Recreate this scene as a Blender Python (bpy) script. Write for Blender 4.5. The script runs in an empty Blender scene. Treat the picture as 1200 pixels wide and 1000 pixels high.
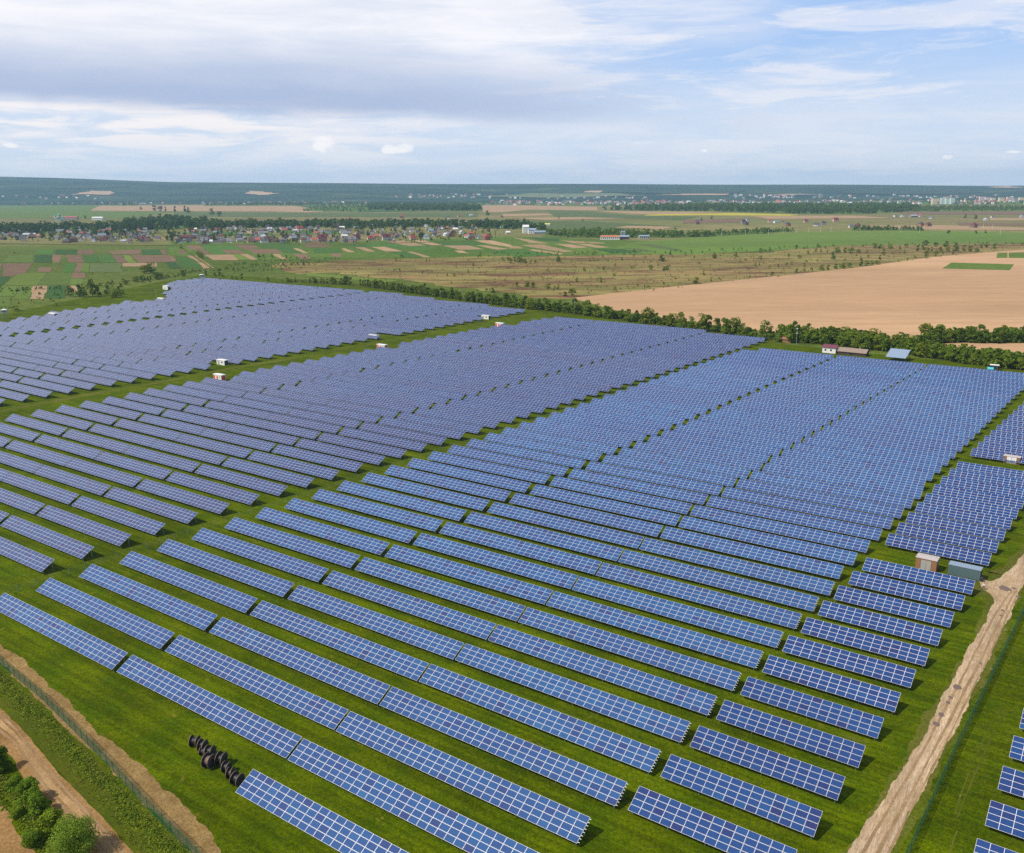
import bpy, math, random
import numpy as np
random.seed(7)
rng = np.random.default_rng(7)
SC = bpy.context.scene
COL = SC.collection
R = math.radians

# ------------------------------------------------------------------ camera
FPX, PITCH, ROLL, H = 1070.24, 0.254286555, -0.00560850, 88.1638
cam = bpy.data.cameras.new('camera')
cam.sensor_width = 36.0
cam.lens = 36.0 * FPX / 1200.0
cam.clip_start = 1.0
cam.clip_end = 60000
camo = bpy.data.objects.new('camera', cam)
COL.objects.link(camo)
camo.location = (0, 0, H)
import mathutils
camo.rotation_euler = (mathutils.Matrix.Rotation(math.pi/2 - PITCH, 3, 'X') @
                       mathutils.Matrix.Rotation(ROLL, 3, 'Z')).to_euler()
SC.camera = camo
SC.render.resolution_x, SC.render.resolution_y = 1024, 853
SC.view_settings.view_transform = 'Standard'
SC.view_settings.look = 'None'
SC.view_settings.gamma = 1
SC.view_settings.exposure = 0.0
SC.cycles.use_denoising = False
SC.cycles.max_bounces = 6
SC.cycles.volume_bounces = 1
SC.cycles.transparent_max_bounces = 8

# ------------------------------------------------------------------ sun and sky
SUN_EL = R(50)
SUNV = mathutils.Vector((-1.547, -0.614, 0)).normalized()      # horizontal direction towards the sun
sun = bpy.data.lights.new('sun', 'SUN')
sun.energy = 4.3
sun.angle = R(0.5)
sun.color = (1.0, 0.93, 0.83)
suno = bpy.data.objects.new('sun', sun)
COL.objects.link(suno)
tosun = mathutils.Vector((SUNV.x*math.cos(SUN_EL), SUNV.y*math.cos(SUN_EL), math.sin(SUN_EL)))
suno.rotation_euler = tosun.to_track_quat('Z', 'Y').to_euler()
suno.location = (0, 0, 400)


class NT:
    """small node helper"""
    def __init__(s, nt):
        s.nt = nt
        nt.nodes.clear()

    def n(s, t, **k):
        nd = s.nt.nodes.new(t)
        for a, b in k.items():
            if a.startswith('i_'):
                a = a[2:]
                nd.inputs[int(a) if a.isdigit() else a.replace('_', ' ')].default_value = b
            else:
                setattr(nd, a, b)
        return nd

    def l(s, a, b):
        s.nt.links.new(a, b)

    def val(s, x, sock):
        if isinstance(x, (int, float)):
            sock.default_value = x
        elif isinstance(x, (tuple, list)):
            sock.default_value = x
        else:
            s.l(x, sock)

    def m(s, op, a, b=0.0, c=None, clamp=False):
        nd = s.nt.nodes.new('ShaderNodeMath')
        nd.operation = op
        nd.use_clamp = clamp
        s.val(a, nd.inputs[0])
        s.val(b, nd.inputs[1])
        if c is not None:
            s.val(c, nd.inputs[2])
        return nd.outputs[0]

    def mix(s, f, a, b, mode='MIX'):
        nd = s.nt.nodes.new('ShaderNodeMix')
        nd.data_type = 'RGBA'
        nd.blend_type = mode
        s.val(f, nd.inputs[0])
        for x, i in ((a, 6), (b, 7)):
            if isinstance(x, (tuple, list)):
                x = tuple(x) + (1.0,) if len(x) == 3 else x
            s.val(x, nd.inputs[i])
        return nd.outputs[2]

    def sstep(s, x, lo, hi):
        nd = s.nt.nodes.new('ShaderNodeMapRange')
        nd.interpolation_type = 'SMOOTHSTEP'
        s.val(x, nd.inputs[0])
        nd.inputs[1].default_value = lo
        nd.inputs[2].default_value = hi
        return nd.outputs[0]

    def noise(s, vec, scale, detail=3.0, rough=0.55, dist=0.0):
        nd = s.nt.nodes.new('ShaderNodeTexNoise')
        if vec is not None:
            s.l(vec, nd.inputs['Vector'])
        nd.inputs['Scale'].default_value = scale
        nd.inputs['Detail'].default_value = detail
        nd.inputs['Roughness'].default_value = rough
        nd.inputs['Distortion'].default_value = dist
        return nd.outputs[0]

    def scaled(s, vec, sc, loc=(0, 0, 0), rot=(0, 0, 0)):
        nd = s.nt.nodes.new('ShaderNodeMapping')
        s.l(vec, nd.inputs[0])
        nd.inputs['Scale'].default_value = sc
        nd.inputs['Location'].default_value = loc
        nd.inputs['Rotation'].default_value = rot
        return nd.outputs[0]


world = bpy.data.worlds.new('World')
SC.world = world
world.use_nodes = True
w = NT(world.node_tree)
tc = w.n('ShaderNodeTexCoord')
sky = w.n('ShaderNodeTexSky')
sky.sky_type = 'NISHITA'
sky.sun_disc = False
sky.sun_elevation = SUN_EL
sky.sun_rotation = math.atan2(tosun.x, tosun.y)
sky.altitude = 200
sky.air_density = 1.0
sky.dust_density = 0.6
sky.ozone_density = 1.6
sep = w.n('ShaderNodeSeparateXYZ')
w.l(tc.outputs['Generated'], sep.inputs[0])
X, Y, Z = sep.outputs
zc = w.m('MAXIMUM', Z, 0.0)
hor = w.m('SQRT', w.m('ADD', w.m('MULTIPLY', X, X), w.m('MULTIPLY', Y, Y)))
den = w.m('ADD', zc, 0.055)
comb = w.n('ShaderNodeCombineXYZ')
w.l(w.m('DIVIDE', X, den), comb.inputs[0])
w.l(w.m('DIVIDE', Y, den), comb.inputs[1])
PL = comb.outputs[0]                                            # the sky projected on a cloud deck
az = w.m('ARCTAN2', X, Y)                                       # 0 = camera heading, + right
azz = w.n('ShaderNodeCombineXYZ')
w.l(az, azz.inputs[0]); w.l(w.m('MULTIPLY', zc, 2.6), azz.inputs[1])
AZ = azz.outputs[0]
# thin streaky veil everywhere
n1 = w.noise(w.scaled(PL, (0.55, 0.20, 1), (3.1, 1.7, 0), (0, 0, 0.35)), 1.0, 6, 0.55, 0.3)
n2 = w.noise(AZ, 4.5, 5, 0.5, 0.4)
n3 = w.noise(w.scaled(AZ, (1.0, 2.9, 1), (1.3, 0.4, 0)), 4.2, 7, 0.62, 0.6)
n5 = w.noise(w.scaled(AZ, (1.0, 3.2, 1), (5.3, 2.4, 0)), 9.0, 6, 0.6, 0.5)
veil = w.sstep(n1, 0.42, 0.66)
low = w.m('SUBTRACT', 1.0, w.sstep(zc, 0.045, 0.15))
streak = w.sstep(n3, 0.46, 0.62)
n6 = w.noise(w.scaled(AZ, (1.0, 2.4, 1), (9.1, 3.3, 0), (0, 0, 0.12)), 14.0, 6, 0.65, 0.7)
amt = w.m('ADD', w.m('MULTIPLY', veil, 0.45), w.m('MULTIPLY', streak, 0.75), clamp=True)
amt = w.m('ADD', amt, w.m('MULTIPLY', w.sstep(n6, 0.48, 0.66), 0.40), clamp=True)
band = w.m('MULTIPLY', w.sstep(zc, 0.115, 0.165), w.m('SUBTRACT', 1.0, w.sstep(w.m('ADD', az, w.m('MULTIPLY', w.m('SUBTRACT', n2, 0.5), 0.3)), 0.16, 0.34)))
amt = w.m('MAXIMUM', amt, w.m('MULTIPLY', band, w.m('ADD', 0.45, w.m('MULTIPLY', w.sstep(n5, .35, .65), 0.4))))
lowc = w.m('MULTIPLY', low, w.m('ADD', 0.40, w.m('MULTIPLY', w.sstep(n5, 0.35, 0.65), 0.45)))
amt = w.m('MAXIMUM', amt, lowc)
right = w.sstep(az, 0.05, 0.40)
amt = w.m('MULTIPLY', amt, w.m('SUBTRACT', 1.0, w.m('MULTIPLY', right, 0.12)))
amt = w.m('MULTIPLY', amt, w.m('SUBTRACT', 1.0, w.m('MULTIPLY', w.sstep(zc, 0.22, 0.55), 0.75)))
# big cloud mass on the upper left, with a sharp grey-blue base
wob = w.m('MULTIPLY', w.m('SUBTRACT', n2, 0.5), 0.035)
zm = w.m('ADD', w.m('ADD', zc, wob), w.m('MULTIPLY', az, 0.035))
mass = w.sstep(zm, 0.060, 0.078)
massx = w.sstep(w.m('ADD', w.m('MULTIPLY', az, -1.0), w.m('ADD', w.m('MULTIPLY', w.m('SUBTRACT', n2, 0.5), 0.45), w.m('MULTIPLY', w.m('SUBTRACT', n5, 0.5), 0.25))), -0.26, 0.12)
mass = w.m('MULTIPLY', mass, massx)
hi = w.m('SUBTRACT', 1.0, w.sstep(zc, 0.42, 0.90))
mass = w.m('MULTIPLY', mass, w.m('ADD', 0.12, w.m('MULTIPLY', hi, 0.88)))
upper = w.sstep(zc, 0.20, 0.62)
skyc = w.mix(w.m('SUBTRACT', 0.78, w.m('MULTIPLY', upper, 0.70)), sky.outputs[0], (4.0, 6.3, 10.6))
skyc = w.mix(w.m('MULTIPLY', low, 0.75), skyc, (6.6, 7.9, 9.6))
cloudc = w.mix(n2, (8.2, 8.5, 9.6), (9.8, 9.7, 10.0))
c1 = w.mix(w.m('MULTIPLY', amt, 0.9), skyc, cloudc)
# cream cloud rolls under the mass
roll = w.m('MULTIPLY', w.sstep(n5, 0.44, 0.60), w.sstep(w.m('MULTIPLY', az, -1.0), -0.05, 0.30))
roll = w.m('MULTIPLY', roll, w.m('MULTIPLY', w.sstep(zc, 0.02, 0.06), w.m('SUBTRACT', 1.0, w.sstep(zc, 0.095, 0.115))))
c1 = w.mix(w.m('MULTIPLY', roll, 0.95), c1, (10.6, 10.0, 9.9))
bright = w.sstep(zm, 0.080, 0.150)
n4 = w.noise(AZ, 2.2, 4, 0.5, 0.2)
massc = w.mix(bright, (4.5, 5.4, 7.6), w.mix(w.sstep(w.m('ADD', n4, w.m('MULTIPLY', n5, .6)), .55, 1.05), (8.0, 8.4, 9.5), (10.9, 10.7, 10.8)))
c2 = w.mix(w.m('MULTIPLY', mass, 0.93), c1, massc)
# small cumulus puffs
nn = w.noise(tc.outputs['Generated'], 110, 5, 0.65)
nb = w.noise(tc.outputs['Generated'], 45, 2, 0.5)
for (ax, az0, rx, rz) in ((-0.193, 0.046, 0.011, 0.008), (-0.199, 0.042, 0.012, 0.004), (-0.116, 0.041, 0.014, 0.0045), (-0.121, 0.039, 0.010, 0.003), (-0.483, 0.042, 0.006, 0.002),
                          (0.432, 0.027, 0.005, 0.0022), (0.485, 0.031, 0.006, 0.0012), (0.20, 0.037, 0.004, 0.0015)):
    dx = w.m('DIVIDE', w.m('SUBTRACT', az, ax), rx)
    dz = w.m('DIVIDE', w.m('SUBTRACT', Z, az0), rz)
    d = w.m('ADD', w.m('ADD', w.m('MULTIPLY', dx, dx), w.m('MULTIPLY', dz, dz)), w.m('ADD', w.m('MULTIPLY', w.m('SUBTRACT', nn, 0.5), 3.5), w.m('MULTIPLY', w.m('SUBTRACT', nb, 0.5), 5.0)))
    f = w.m('SUBTRACT', 1.0, w.sstep(d, 0.0, 1.5))
    c2 = w.mix(w.m('MULTIPLY', f, 0.80), c2, (11.2, 10.8, 10.7))
below = w.sstep(Z, -0.02, 0.0)
c2 = w.mix(below, (3.0, 3.4, 3.6), c2)
bg = w.n('ShaderNodeBackground')
bg.inputs['Strength'].default_value = 0.098
w.l(c2, bg.inputs[0])
ow = w.n('ShaderNodeOutputWorld')
w.l(bg.outputs[0], ow.inputs[0])

# ------------------------------------------------------------------ geometry helpers
CP, SP, CR, SR = math.cos(PITCH), math.sin(PITCH), math.cos(ROLL), math.sin(ROLL)


def at(px, py, z=0.0):
    """ground point seen at this pixel of the 1200 x 1000 photograph"""
    a, b = px - 600.0, -(py - 500.0)
    u, v = (a*CR - b*SR)/FPX, (a*SR + b*CR)/FPX
    yy, zz_ = CP + v*SP, -SP + v*CP
    t = (z - H)/zz_
    return (u*t, yy*t)


def pix(x, y, z=0.0):
    zz_ = z - H
    d = y*CP - zz_*SP
    v = y*SP + zz_*CP
    u, v = x/d*FPX, v/d*FPX
    return (600 + u*CR + v*SR, 500 - (-u*SR + v*CR))


YAW = -0.620943
RX, RY = math.cos(YAW), math.sin(YAW)
QX, QY = -RY, RX
OX, OY = -74.27577186, 154.58285491


def W(s, t):
    return (OX + s*RX + t*QX, OY + s*RY + t*QY)


def ST(x, y):
    dx, dy = x-OX, y-OY
    return dx*RX + dy*RY, dx*QX + dy*QY


def interp(x, pts):
    return float(np.interp(x, [p[0] for p in pts], [p[1] for p in pts]))


class MB:
    def __init__(s):
        s.v, s.f, s.mi, s.uv = [], [], [], None

    def face(s, pts, mi=0, uv=None):
        i = len(s.v)
        s.v += [tuple(p) for p in pts]
        s.f.append(tuple(range(i, i+len(pts))))
        s.mi.append(mi)
        if s.uv is not None:
            s.uv += uv if uv else [(0.5, 0.5)]*len(pts)

    def box(s, x0, x1, y0, y1, z0, z1, mi=0, top=True, fn=None):
        P = [(x0, y0, z0), (x1, y0, z0), (x1, y1, z0), (x0, y1, z0), (x0, y0, z1), (x1, y0, z1), (x1, y1, z1), (x0, y1, z1)]
        if fn:
            P = [fn(*p) for p in P]
        F = [(0, 3, 2, 1), (0, 1, 5, 4), (1, 2, 6, 5), (2, 3, 7, 6), (3, 0, 4, 7)] + ([(4, 5, 6, 7)] if top else [])
        for f in F:
            s.face([P[k] for k in f], mi)

    def bar(s, a, b, r, n=4, mi=0, r2=None):
        a, b = mathutils.Vector(a), mathutils.Vector(b)
        d = (b-a).normalized()
        u = d.orthogonal().normalized()
        vv = d.cross(u)
        r2 = r if r2 is None else r2
        A = [a + (u*math.cos(2*math.pi*k/n) + vv*math.sin(2*math.pi*k/n))*r for k in range(n)]
        B = [b + (u*math.cos(2*math.pi*k/n) + vv*math.sin(2*math.pi*k/n))*r2 for k in range(n)]
        for k in range(n):
            s.face([A[k], A[(k+1) % n], B[(k+1) % n], B[k]], mi)
        s.face(A[::-1], mi)
        s.face(B, mi)

    def mesh(s, name, mats):
        me = bpy.data.meshes.new(name)
        me.from_pydata(s.v, [], s.f)
        for m_ in (mats if isinstance(mats, (list, tuple)) else [mats]):
            me.materials.append(m_)
        if any(s.mi):
            me.polygons.foreach_set('material_index', s.mi)
        if s.uv is not None:
            l = me.uv_layers.new(name='UVMap')
            l.data.foreach_set('uv', np.array(s.uv, dtype=np.float32).ravel())
        me.update()
        return me


def link(name, me, parent=None, loc=(0, 0, 0), rz=0.0, sc=None, color=None):
    o = bpy.data.objects.new(name, me)
    COL.objects.link(o)
    o.parent = parent
    o.location = loc
    if rz:
        o.rotation_euler = (0, 0, rz)
    if sc:
        o.scale = sc if isinstance(sc, (tuple, list)) else (sc, sc, sc)
    if color:
        o.color = tuple(color) + (1.0,)
    return o


def tag(o, label=None, cat=None, group=None, kind=None):
    if label: o['label'] = label
    if cat: o['category'] = cat
    if group: o['group'] = group
    if kind: o['kind'] = kind
    return o


def thing(name, label, cat, loc=(0, 0, 0), rz=0.0, group=None, sc=None):
    return tag(link(name, None, None, loc, rz, sc), label, cat, group)


ONES = ['', 'first', 'second', 'third', 'fourth', 'fifth', 'sixth', 'seventh', 'eighth', 'ninth', 'tenth', 'eleventh', 'twelfth',
        'thirteenth', 'fourteenth', 'fifteenth', 'sixteenth', 'seventeenth', 'eighteenth', 'nineteenth']
TENS = ['', '', 'twent', 'thirt', 'fort', 'fift', 'sixt', 'sevent', 'eight', 'ninet']


def nth(n):
    if n >= 100:
        base = ['', 'hundred', 'two-hundred', 'three-hundred'][n//100]
        return base + ('th' if n % 100 == 0 else '-and-' + nth(n % 100))
    if n < 20:
        return ONES[n]
    return TENS[n//10] + ('ieth' if n % 10 == 0 else 'y-' + ONES[n % 10])


# ------------------------------------------------------------------ materials
def mat(name, fn):
    m_ = bpy.data.materials.new(name)
    m_.use_nodes = True
    t = NT(m_.node_tree)
    b = t.n('ShaderNodeBsdfPrincipled')
    o = t.n('ShaderNodeOutputMaterial')
    t.l(b.outputs[0], o.inputs[0])
    fn(t, b, o)
    return m_


def pos(t):
    return t.n('ShaderNodeNewGeometry').outputs['Position']


def plain(name, c, rough=0.7, metal=0.0, var=0.15, scale=3.0):
    def f(t, b, o):
        co = t.n('ShaderNodeTexCoord').outputs['Object']
        n = t.noise(co, scale, 3)
        t.l(t.mix(n, tuple(x*(1-var) for x in c), tuple(min(1, x*(1+var)) for x in c)), b.inputs['Base Color'])
        b.inputs['Roughness'].default_value = rough
        b.inputs['Metallic'].default_value = metal
    return mat(name, f)


def tinted(name, rough=0.75, var=0.25, scale=0.6):
    """colour from the object's own colour, weathered by noise"""
    def f(t, b, o):
        oi = t.n('ShaderNodeObjectInfo')
        n = t.noise(pos(t), scale, 4)
        k = t.m('ADD', 1.0-var, t.m('MULTIPLY', n, 2*var))
        cc = t.n('ShaderNodeCombineXYZ')
        for i in range(3):
            t.l(k, cc.inputs[i])
        t.l(t.mix(1.0, oi.outputs['Color'], cc.outputs[0], 'MULTIPLY'), b.inputs['Base Color'])
        b.inputs['Roughness'].default_value = rough
    return mat(name, f)


def ground_mat(name, c0, c1, c2, s1=0.05, s2=1.2, bump=0.25, patch=None, pf=0.6, aniso=None, rough=0.95, fine=0.55, mown=None):
    """three tones mixed by a coarse and a fine noise; PATCH adds worn blotches"""
    def f(t, b, o):
        p = pos(t)
        pa = t.scaled(p, aniso[0], (0, 0, 0), (0, 0, aniso[1])) if aniso else p
        if aniso and len(aniso) > 2:
            pa = t.scaled(t.scaled(p, (1, 1, 1), (0, 0, 0), (0, 0, aniso[2])), aniso[0])
        a = t.sstep(t.noise(pa, s1, 5, 0.6), 0.34, 0.66)
        d = t.sstep(t.noise(pa, s2, 5, 0.65), 0.32, 0.70)
        c = t.mix(a, c0, c1)
        c = t.mix(t.m('MULTIPLY', d, 0.65), c, c2)
        if patch:
            q = t.sstep(t.noise(pa, s1*2.3, 6, 0.7, 0.6), pf, pf+0.12)
            c = t.mix(q, c, patch)
        k3 = t.m('ADD', 1.0-fine/2, t.m('MULTIPLY', t.sstep(t.noise(pa, s2*3.1, 4, 0.7), 0.3, 0.7), fine))
        k4 = t.m('ADD', 0.84, t.m('MULTIPLY', t.sstep(t.noise(pa, s1*0.35, 3, 0.6), 0.3, 0.7), 0.32))
        k3 = t.m('MULTIPLY', k3, k4)
        if mown is not None:      # streaks left by mowing and driving along the rows
            q = t.scaled(t.scaled(p, (1, 1, 1), (0, 0, 0), (0, 0, -mown)), (.035, 1, 1))
            k3 = t.m('MULTIPLY', k3, t.m('ADD', 0.80, t.m('MULTIPLY', t.sstep(t.noise(q, 0.75, 3, 0.6), 0.35, 0.65), 0.40)))
        cc = t.n('ShaderNodeCombineXYZ')
        for i in range(3):
            t.l(k3, cc.inputs[i])
        c = t.mix(1.0, c, cc.outputs[0], 'MULTIPLY')
        t.l(c, b.inputs['Base Color'])
        b.inputs['Roughness'].default_value = rough
        b.inputs['Specular IOR Level'].default_value = 0.03
        if bump:
            bp = t.n('ShaderNodeBump')
            bp.inputs['Strength'].default_value = bump
            bp.inputs['Distance'].default_value = 0.15
            t.l(t.noise(p, s2*1.7, 4, 0.7), bp.inputs['Height'])
            t.l(bp.outputs[0], b.inputs['Normal'])
    return mat(name, f)


M = {}
YAW_ = -0.55
M['farm_grass'] = ground_mat('farm_grass', (0.062, 0.098, 0.0004), (0.104, 0.132, 0.0006), (0.024, 0.047, 0.0004), 0.13, 1.5, 1.0,
                             (0.150, 0.140, 0.012), 0.60, fine=0.7, mown=-0.620943)
M['meadow'] = ground_mat('meadow', (0.085, 0.125, 0.016), (0.125, 0.145, 0.028), (0.060, 0.095, 0.012), 0.004, 0.05, 0.0,
                         (0.13, 0.12, 0.05), 0.60)
M['scrub'] = ground_mat('scrub', (0.145, 0.155, 0.036), (0.215, 0.140, 0.058), (0.31, 0.250, 0.085), 0.014, 0.030, 0.0,
                        (0.135, 0.070, 0.038), 0.49, ((0.30, 1.0, 1.0), 0.02))
M['plain_far'] = ground_mat('plain_far', (0.155, 0.165, 0.045), (0.25, 0.195, 0.085), (0.11, 0.12, 0.032), 0.0022, 0.02, 0.0,
                            (0.20, 0.155, 0.085), 0.60, ((0.35, 1.0, 1.0), 0.05))
M['wheat'] = ground_mat('tan_field', (0.495, 0.315, 0.175), (0.45, 0.28, 0.152), (0.39, 0.24, 0.13), 0.009, 0.085, 0.0, None, 0.6,
                        ((0.14, 1.0, 1.0), 0.12), fine=0.16)
M['crop'] = ground_mat('crop', (0.115, 0.185, 0.030), (0.14, 0.20, 0.040), (0.10, 0.165, 0.026), 0.004, 0.04, 0.0, None, 0.6,
                       ((0.3, 1.0, 1.0), 0.05), fine=0.25)
M['garden'] = ground_mat('garden', (0.080, 0.145, 0.018), (0.115, 0.160, 0.028), (0.065, 0.115, 0.015), 0.006, 0.05, 0.0,
                         (0.10, 0.10, 0.03), 0.62)


def field_tint(name, stripe=True):
    def f(t, b, o):
        oi = t.n('ShaderNodeObjectInfo')
        co = t.n('ShaderNodeNewGeometry').outputs['Position']
        n = t.noise(t.scaled(co, (1.0, 0.15, 1), (0, 0, 0), (0, 0, 0.5)), 0.12, 4, 0.6)
        n2_ = t.noise(co, 0.03, 3)
        k = t.m('ADD', 0.62, t.m('ADD', t.m('MULTIPLY', n, 0.5), t.m('MULTIPLY', n2_, 0.26)))
        cc = t.n('ShaderNodeCombineXYZ')
        for i in range(3):
            t.l(k, cc.inputs[i])
        t.l(t.mix(1.0, oi.outputs['Color'], cc.outputs[0], 'MULTIPLY'), b.inputs['Base Color'])
        b.inputs['Roughness'].default_value = 0.95
        b.inputs['Specular IOR Level'].default_value = 0.1
    return mat(name, f)


M['strip'] = field_tint('strip_field')
M['gravel'] = ground_mat('gravel', (0.42, 0.30, 0.175), (0.54, 0.41, 0.27), (0.30, 0.20, 0.11), 0.55, 2.4, 0.8, (0.30, 0.20, 0.11), 0.62, ((1, .12, 1), 0, -YAW_))
M['dirt'] = ground_mat('dirt', (0.27, 0.155, 0.058), (0.34, 0.205, 0.085), (0.20, 0.11, 0.038), 0.12, 1.2, 0.4, (0.24, 0.15, 0.075), 0.66)
M['rubble'] = ground_mat('rubble', (0.27, 0.170, 0.062), (0.37, 0.245, 0.10), (0.11, 0.072, 0.022), 0.4, 2.8, 1.0, (0.10, 0.12, 0.02), 0.66)
M['verge'] = ground_mat('verge', (0.060, 0.092, 0.003), (0.090, 0.110, 0.004), (0.06, 0.052, 0.014), 0.10, 1.4, 0.8, (0.07, 0.055, 0.026), 0.64)
M['worn_grass'] = ground_mat('worn_grass', (0.080, 0.100, 0.006), (0.13, 0.115, 0.025), (0.055, 0.085, 0.004), 0.08, 0.9, 0.3,
                             (0.24, 0.18, 0.08), 0.60)
M['puddle'] = plain('damp_dirt', (0.15, 0.10, 0.075), 0.55)

FRAME_W = 0.030


def panel_mat(name, cols, spec=0.5, line=(0.74, 0.72, 0.71)):
    def f(t, b, o):
        uv = t.n('ShaderNodeTexCoord').outputs['UV']
        sp = t.n('ShaderNodeSeparateXYZ')
        t.l(uv, sp.inputs[0])
        fu = t.m('FRACT', sp.outputs[0]); fv = t.m('FRACT', sp.outputs[1])
        du = t.m('MULTIPLY', t.m('MINIMUM', fu, t.m('SUBTRACT', 1.0, fu)), 1.68)
        dv = t.m('MULTIPLY', t.m('MINIMUM', fv, t.m('SUBTRACT', 1.0, fv)), 1.015)
        fr = t.m('LESS_THAN', t.m('MINIMUM', du, dv), FRAME_W)
        oi = t.n('ShaderNodeObjectInfo')
        cx = t.n('ShaderNodeCombineXYZ')
        t.l(t.m('FLOOR', sp.outputs[0]), cx.inputs[0])
        t.l(t.m('FLOOR', sp.outputs[1]), cx.inputs[1])
        t.l(t.m('MULTIPLY', oi.outputs['Random'], 531.7), cx.inputs[2])
        wn = t.n('ShaderNodeTexWhiteNoise')
        wn.noise_dimensions = '3D'
        t.l(cx.outputs[0], wn.inputs[0])
        rmp = t.n('ShaderNodeValToRGB')
        e = rmp.color_ramp.elements
        e[0].position = 0.0; e[0].color = cols[0] + (1,)
        e[1].position = 1.0; e[1].color = cols[4] + (1,)
        for p_, c_ in ((0.05, cols[1]), (0.22, cols[2]), (0.92, cols[3])):
            q = e.new(p_); q.color = c_ + (1,)
        t.l(wn.outputs[0], rmp.inputs[0])
        # broad noise patches that shift the cells towards a more violet tone
        bt = t.sstep(t.noise(t.scaled(t.scaled(pos(t), (1, 1, 1), (0, 0, 0), (0, 0, 0.62)), (.35, 1, 1)), 0.028, 4, 0.6), 0.42, 0.64)
        # grain of the silicon wafers and thin busbars
        gr = t.noise(t.n('ShaderNodeTexCoord').outputs['Object'], 3.0, 2, 0.5)
        cell = t.mix(t.m('MULTIPLY', gr, 0.30), rmp.outputs[0], (0.02, 0.05, 0.17))
        cell = t.mix(t.m('MULTIPLY', bt, 0.55), cell, cols[1])
        ov = t.m('FRACT', t.m('MULTIPLY', fv, 6.0))
        bus = t.m('GREATER_THAN', t.m('ABSOLUTE', t.m('SUBTRACT', ov, 0.5)), 0.465)
        cell = t.mix(t.m('MULTIPLY', bus, 0.35), cell, (0.35, 0.42, 0.55))
        t.l(t.mix(fr, cell, line), b.inputs['Base Color'])
        t.l(t.m('ADD', 0.17, t.m('MULTIPLY', fr, 0.35)), b.inputs['Roughness'])
        b.inputs['Specular IOR Level'].default_value = spec
    return mat(name, f)


M['middle'] = panel_mat('solar_glass_blue', [(0.030, 0.046, 0.150), (0.027, 0.056, 0.175), (0.025, 0.080, 0.218), (0.027, 0.096, 0.245), (0.033, 0.12, 0.275)], 0.30, (0.60, 0.60, 0.62))
M['violet'] = panel_mat('solar_glass_violet', [(0.024, 0.027, 0.095), (0.024, 0.034, 0.118), (0.021, 0.046, 0.145), (0.021, 0.058, 0.168), (0.026, 0.075, 0.19)], 0.60, (0.55, 0.54, 0.60))
M['deep'] = panel_mat('solar_glass_deep', [(0.018, 0.020, 0.100), (0.012, 0.030, 0.130), (0.010, 0.044, 0.165), (0.010, 0.054, 0.185), (0.012, 0.070, 0.21)], 0.40)
PM = {'middle': 'middle', 'edge': 'deep', 'beyond': 'deep', 'aisle': 'violet', 'far': 'violet'}
M['alu'] = plain('aluminium', (0.74, 0.73, 0.71), 0.4, 0.3)
M['steel'] = plain('galvanised_steel', (0.36, 0.40, 0.42), 0.45, 0.6)
M['back'] = plain('module_back', (0.10, 0.10, 0.11), 0.7)

# ------------------------------------------------------------------ ground
def sheet(name, pts, z, m_, kind='structure', color=None, label=None):
    mb = MB()
    mb.face([(p[0], p[1], z) for p in pts])
    o = link(name, mb.mesh(name, m_), color=color)
    # triangulation keeps concave outlines right
    import bmesh
    bm = bmesh.new(); bm.from_mesh(o.data)
    bmesh.ops.triangulate(bm, faces=bm.faces[:])
    bm.normal_update()
    for f in bm.faces:
        if f.normal.z < 0:
            f.normal_flip()
    bm.to_mesh(o.data); bm.free()
    o['kind'] = kind
    if label: o['label'] = label
    return o


def ppts(l, ox=0, oy=0, k=1.0):
    return [at(ox + x/k, oy + y/k) for x, y in l]


def rough(P, amp, step):
    """closed outline with an irregular edge"""
    out = []
    ph = [random.uniform(0, 6.28) for _ in range(5)]
    d0 = 0.0
    for (x0, y0), (x1, y1) in zip(P, P[1:] + P[:1]):
        L = math.hypot(x1-x0, y1-y0)
        n = max(1, int(L/step))
        for i in range(n):
            k = i/n
            d = d0 + L*k
            j = amp*sum(math.sin(d*f_/step + p_)*w_ for f_, p_, w_ in zip((.05, .13, .37, .9, 1.7), ph, (.34, .26, .2, .12, .08)))
            out.append((x0+(x1-x0)*k - (y1-y0)/L*j, y0+(y1-y0)*k + (x1-x0)/L*j))
        d0 += L
    return out


sheet('ground', [(-12300, -400), (12300, -400), (12300, 15200), (-12300, 15200)], 0.0, M['plain_far'])
sheet('meadow', ppts([(-700, 1400), (-700, 300), (-100, 290), (0, 288), (300, 286), (600, 284), (760, 284), (900, 294), (1200, 285), (1500, 285), (1500, 400), (1500, 1400)]), 0.03, M['meadow'])
sheet('farm_grass', ppts([(-350, 1500), (-330, 410), (-60, 379), (0, 369), (60, 357), (185, 331), (240, 322), (300, 325), (400, 331), (520, 345), (700, 371), (900, 402),
                          (1200, 433), (1500, 460), (1650, 1500)]), 0.06, M['farm_grass'])
sheet('scrubland', rough(ppts([(345, 318), (330, 309), (420, 305), (560, 300), (740, 298), (900, 296), (1000, 289), (1200, 286.5), (1320, 286), (1320, 300), (1190, 299),
                         (1080, 306), (940, 325), (800, 340), (740, 352), (640, 350), (560, 343), (430, 325), (400, 319), (360, 321)]), 26, 9), 0.09, M['scrub'])
sheet('tan_field', ppts([(670, 349.5), (800, 335), (933, 321.5), (1000, 314.3), (1100, 300.5), (1200, 292.6), (1420, 284), (1500, 440), (1200, 415), (1165, 412), (1085, 405),
                         (1000, 402), (900, 389), (800, 377), (720, 364)]), 0.12, M['wheat'])
sheet('fallow_patch', ppts([(1104, 315), (1115, 308), (1188.5, 310), (1183, 317)]), 0.16, M['garden'])
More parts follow.
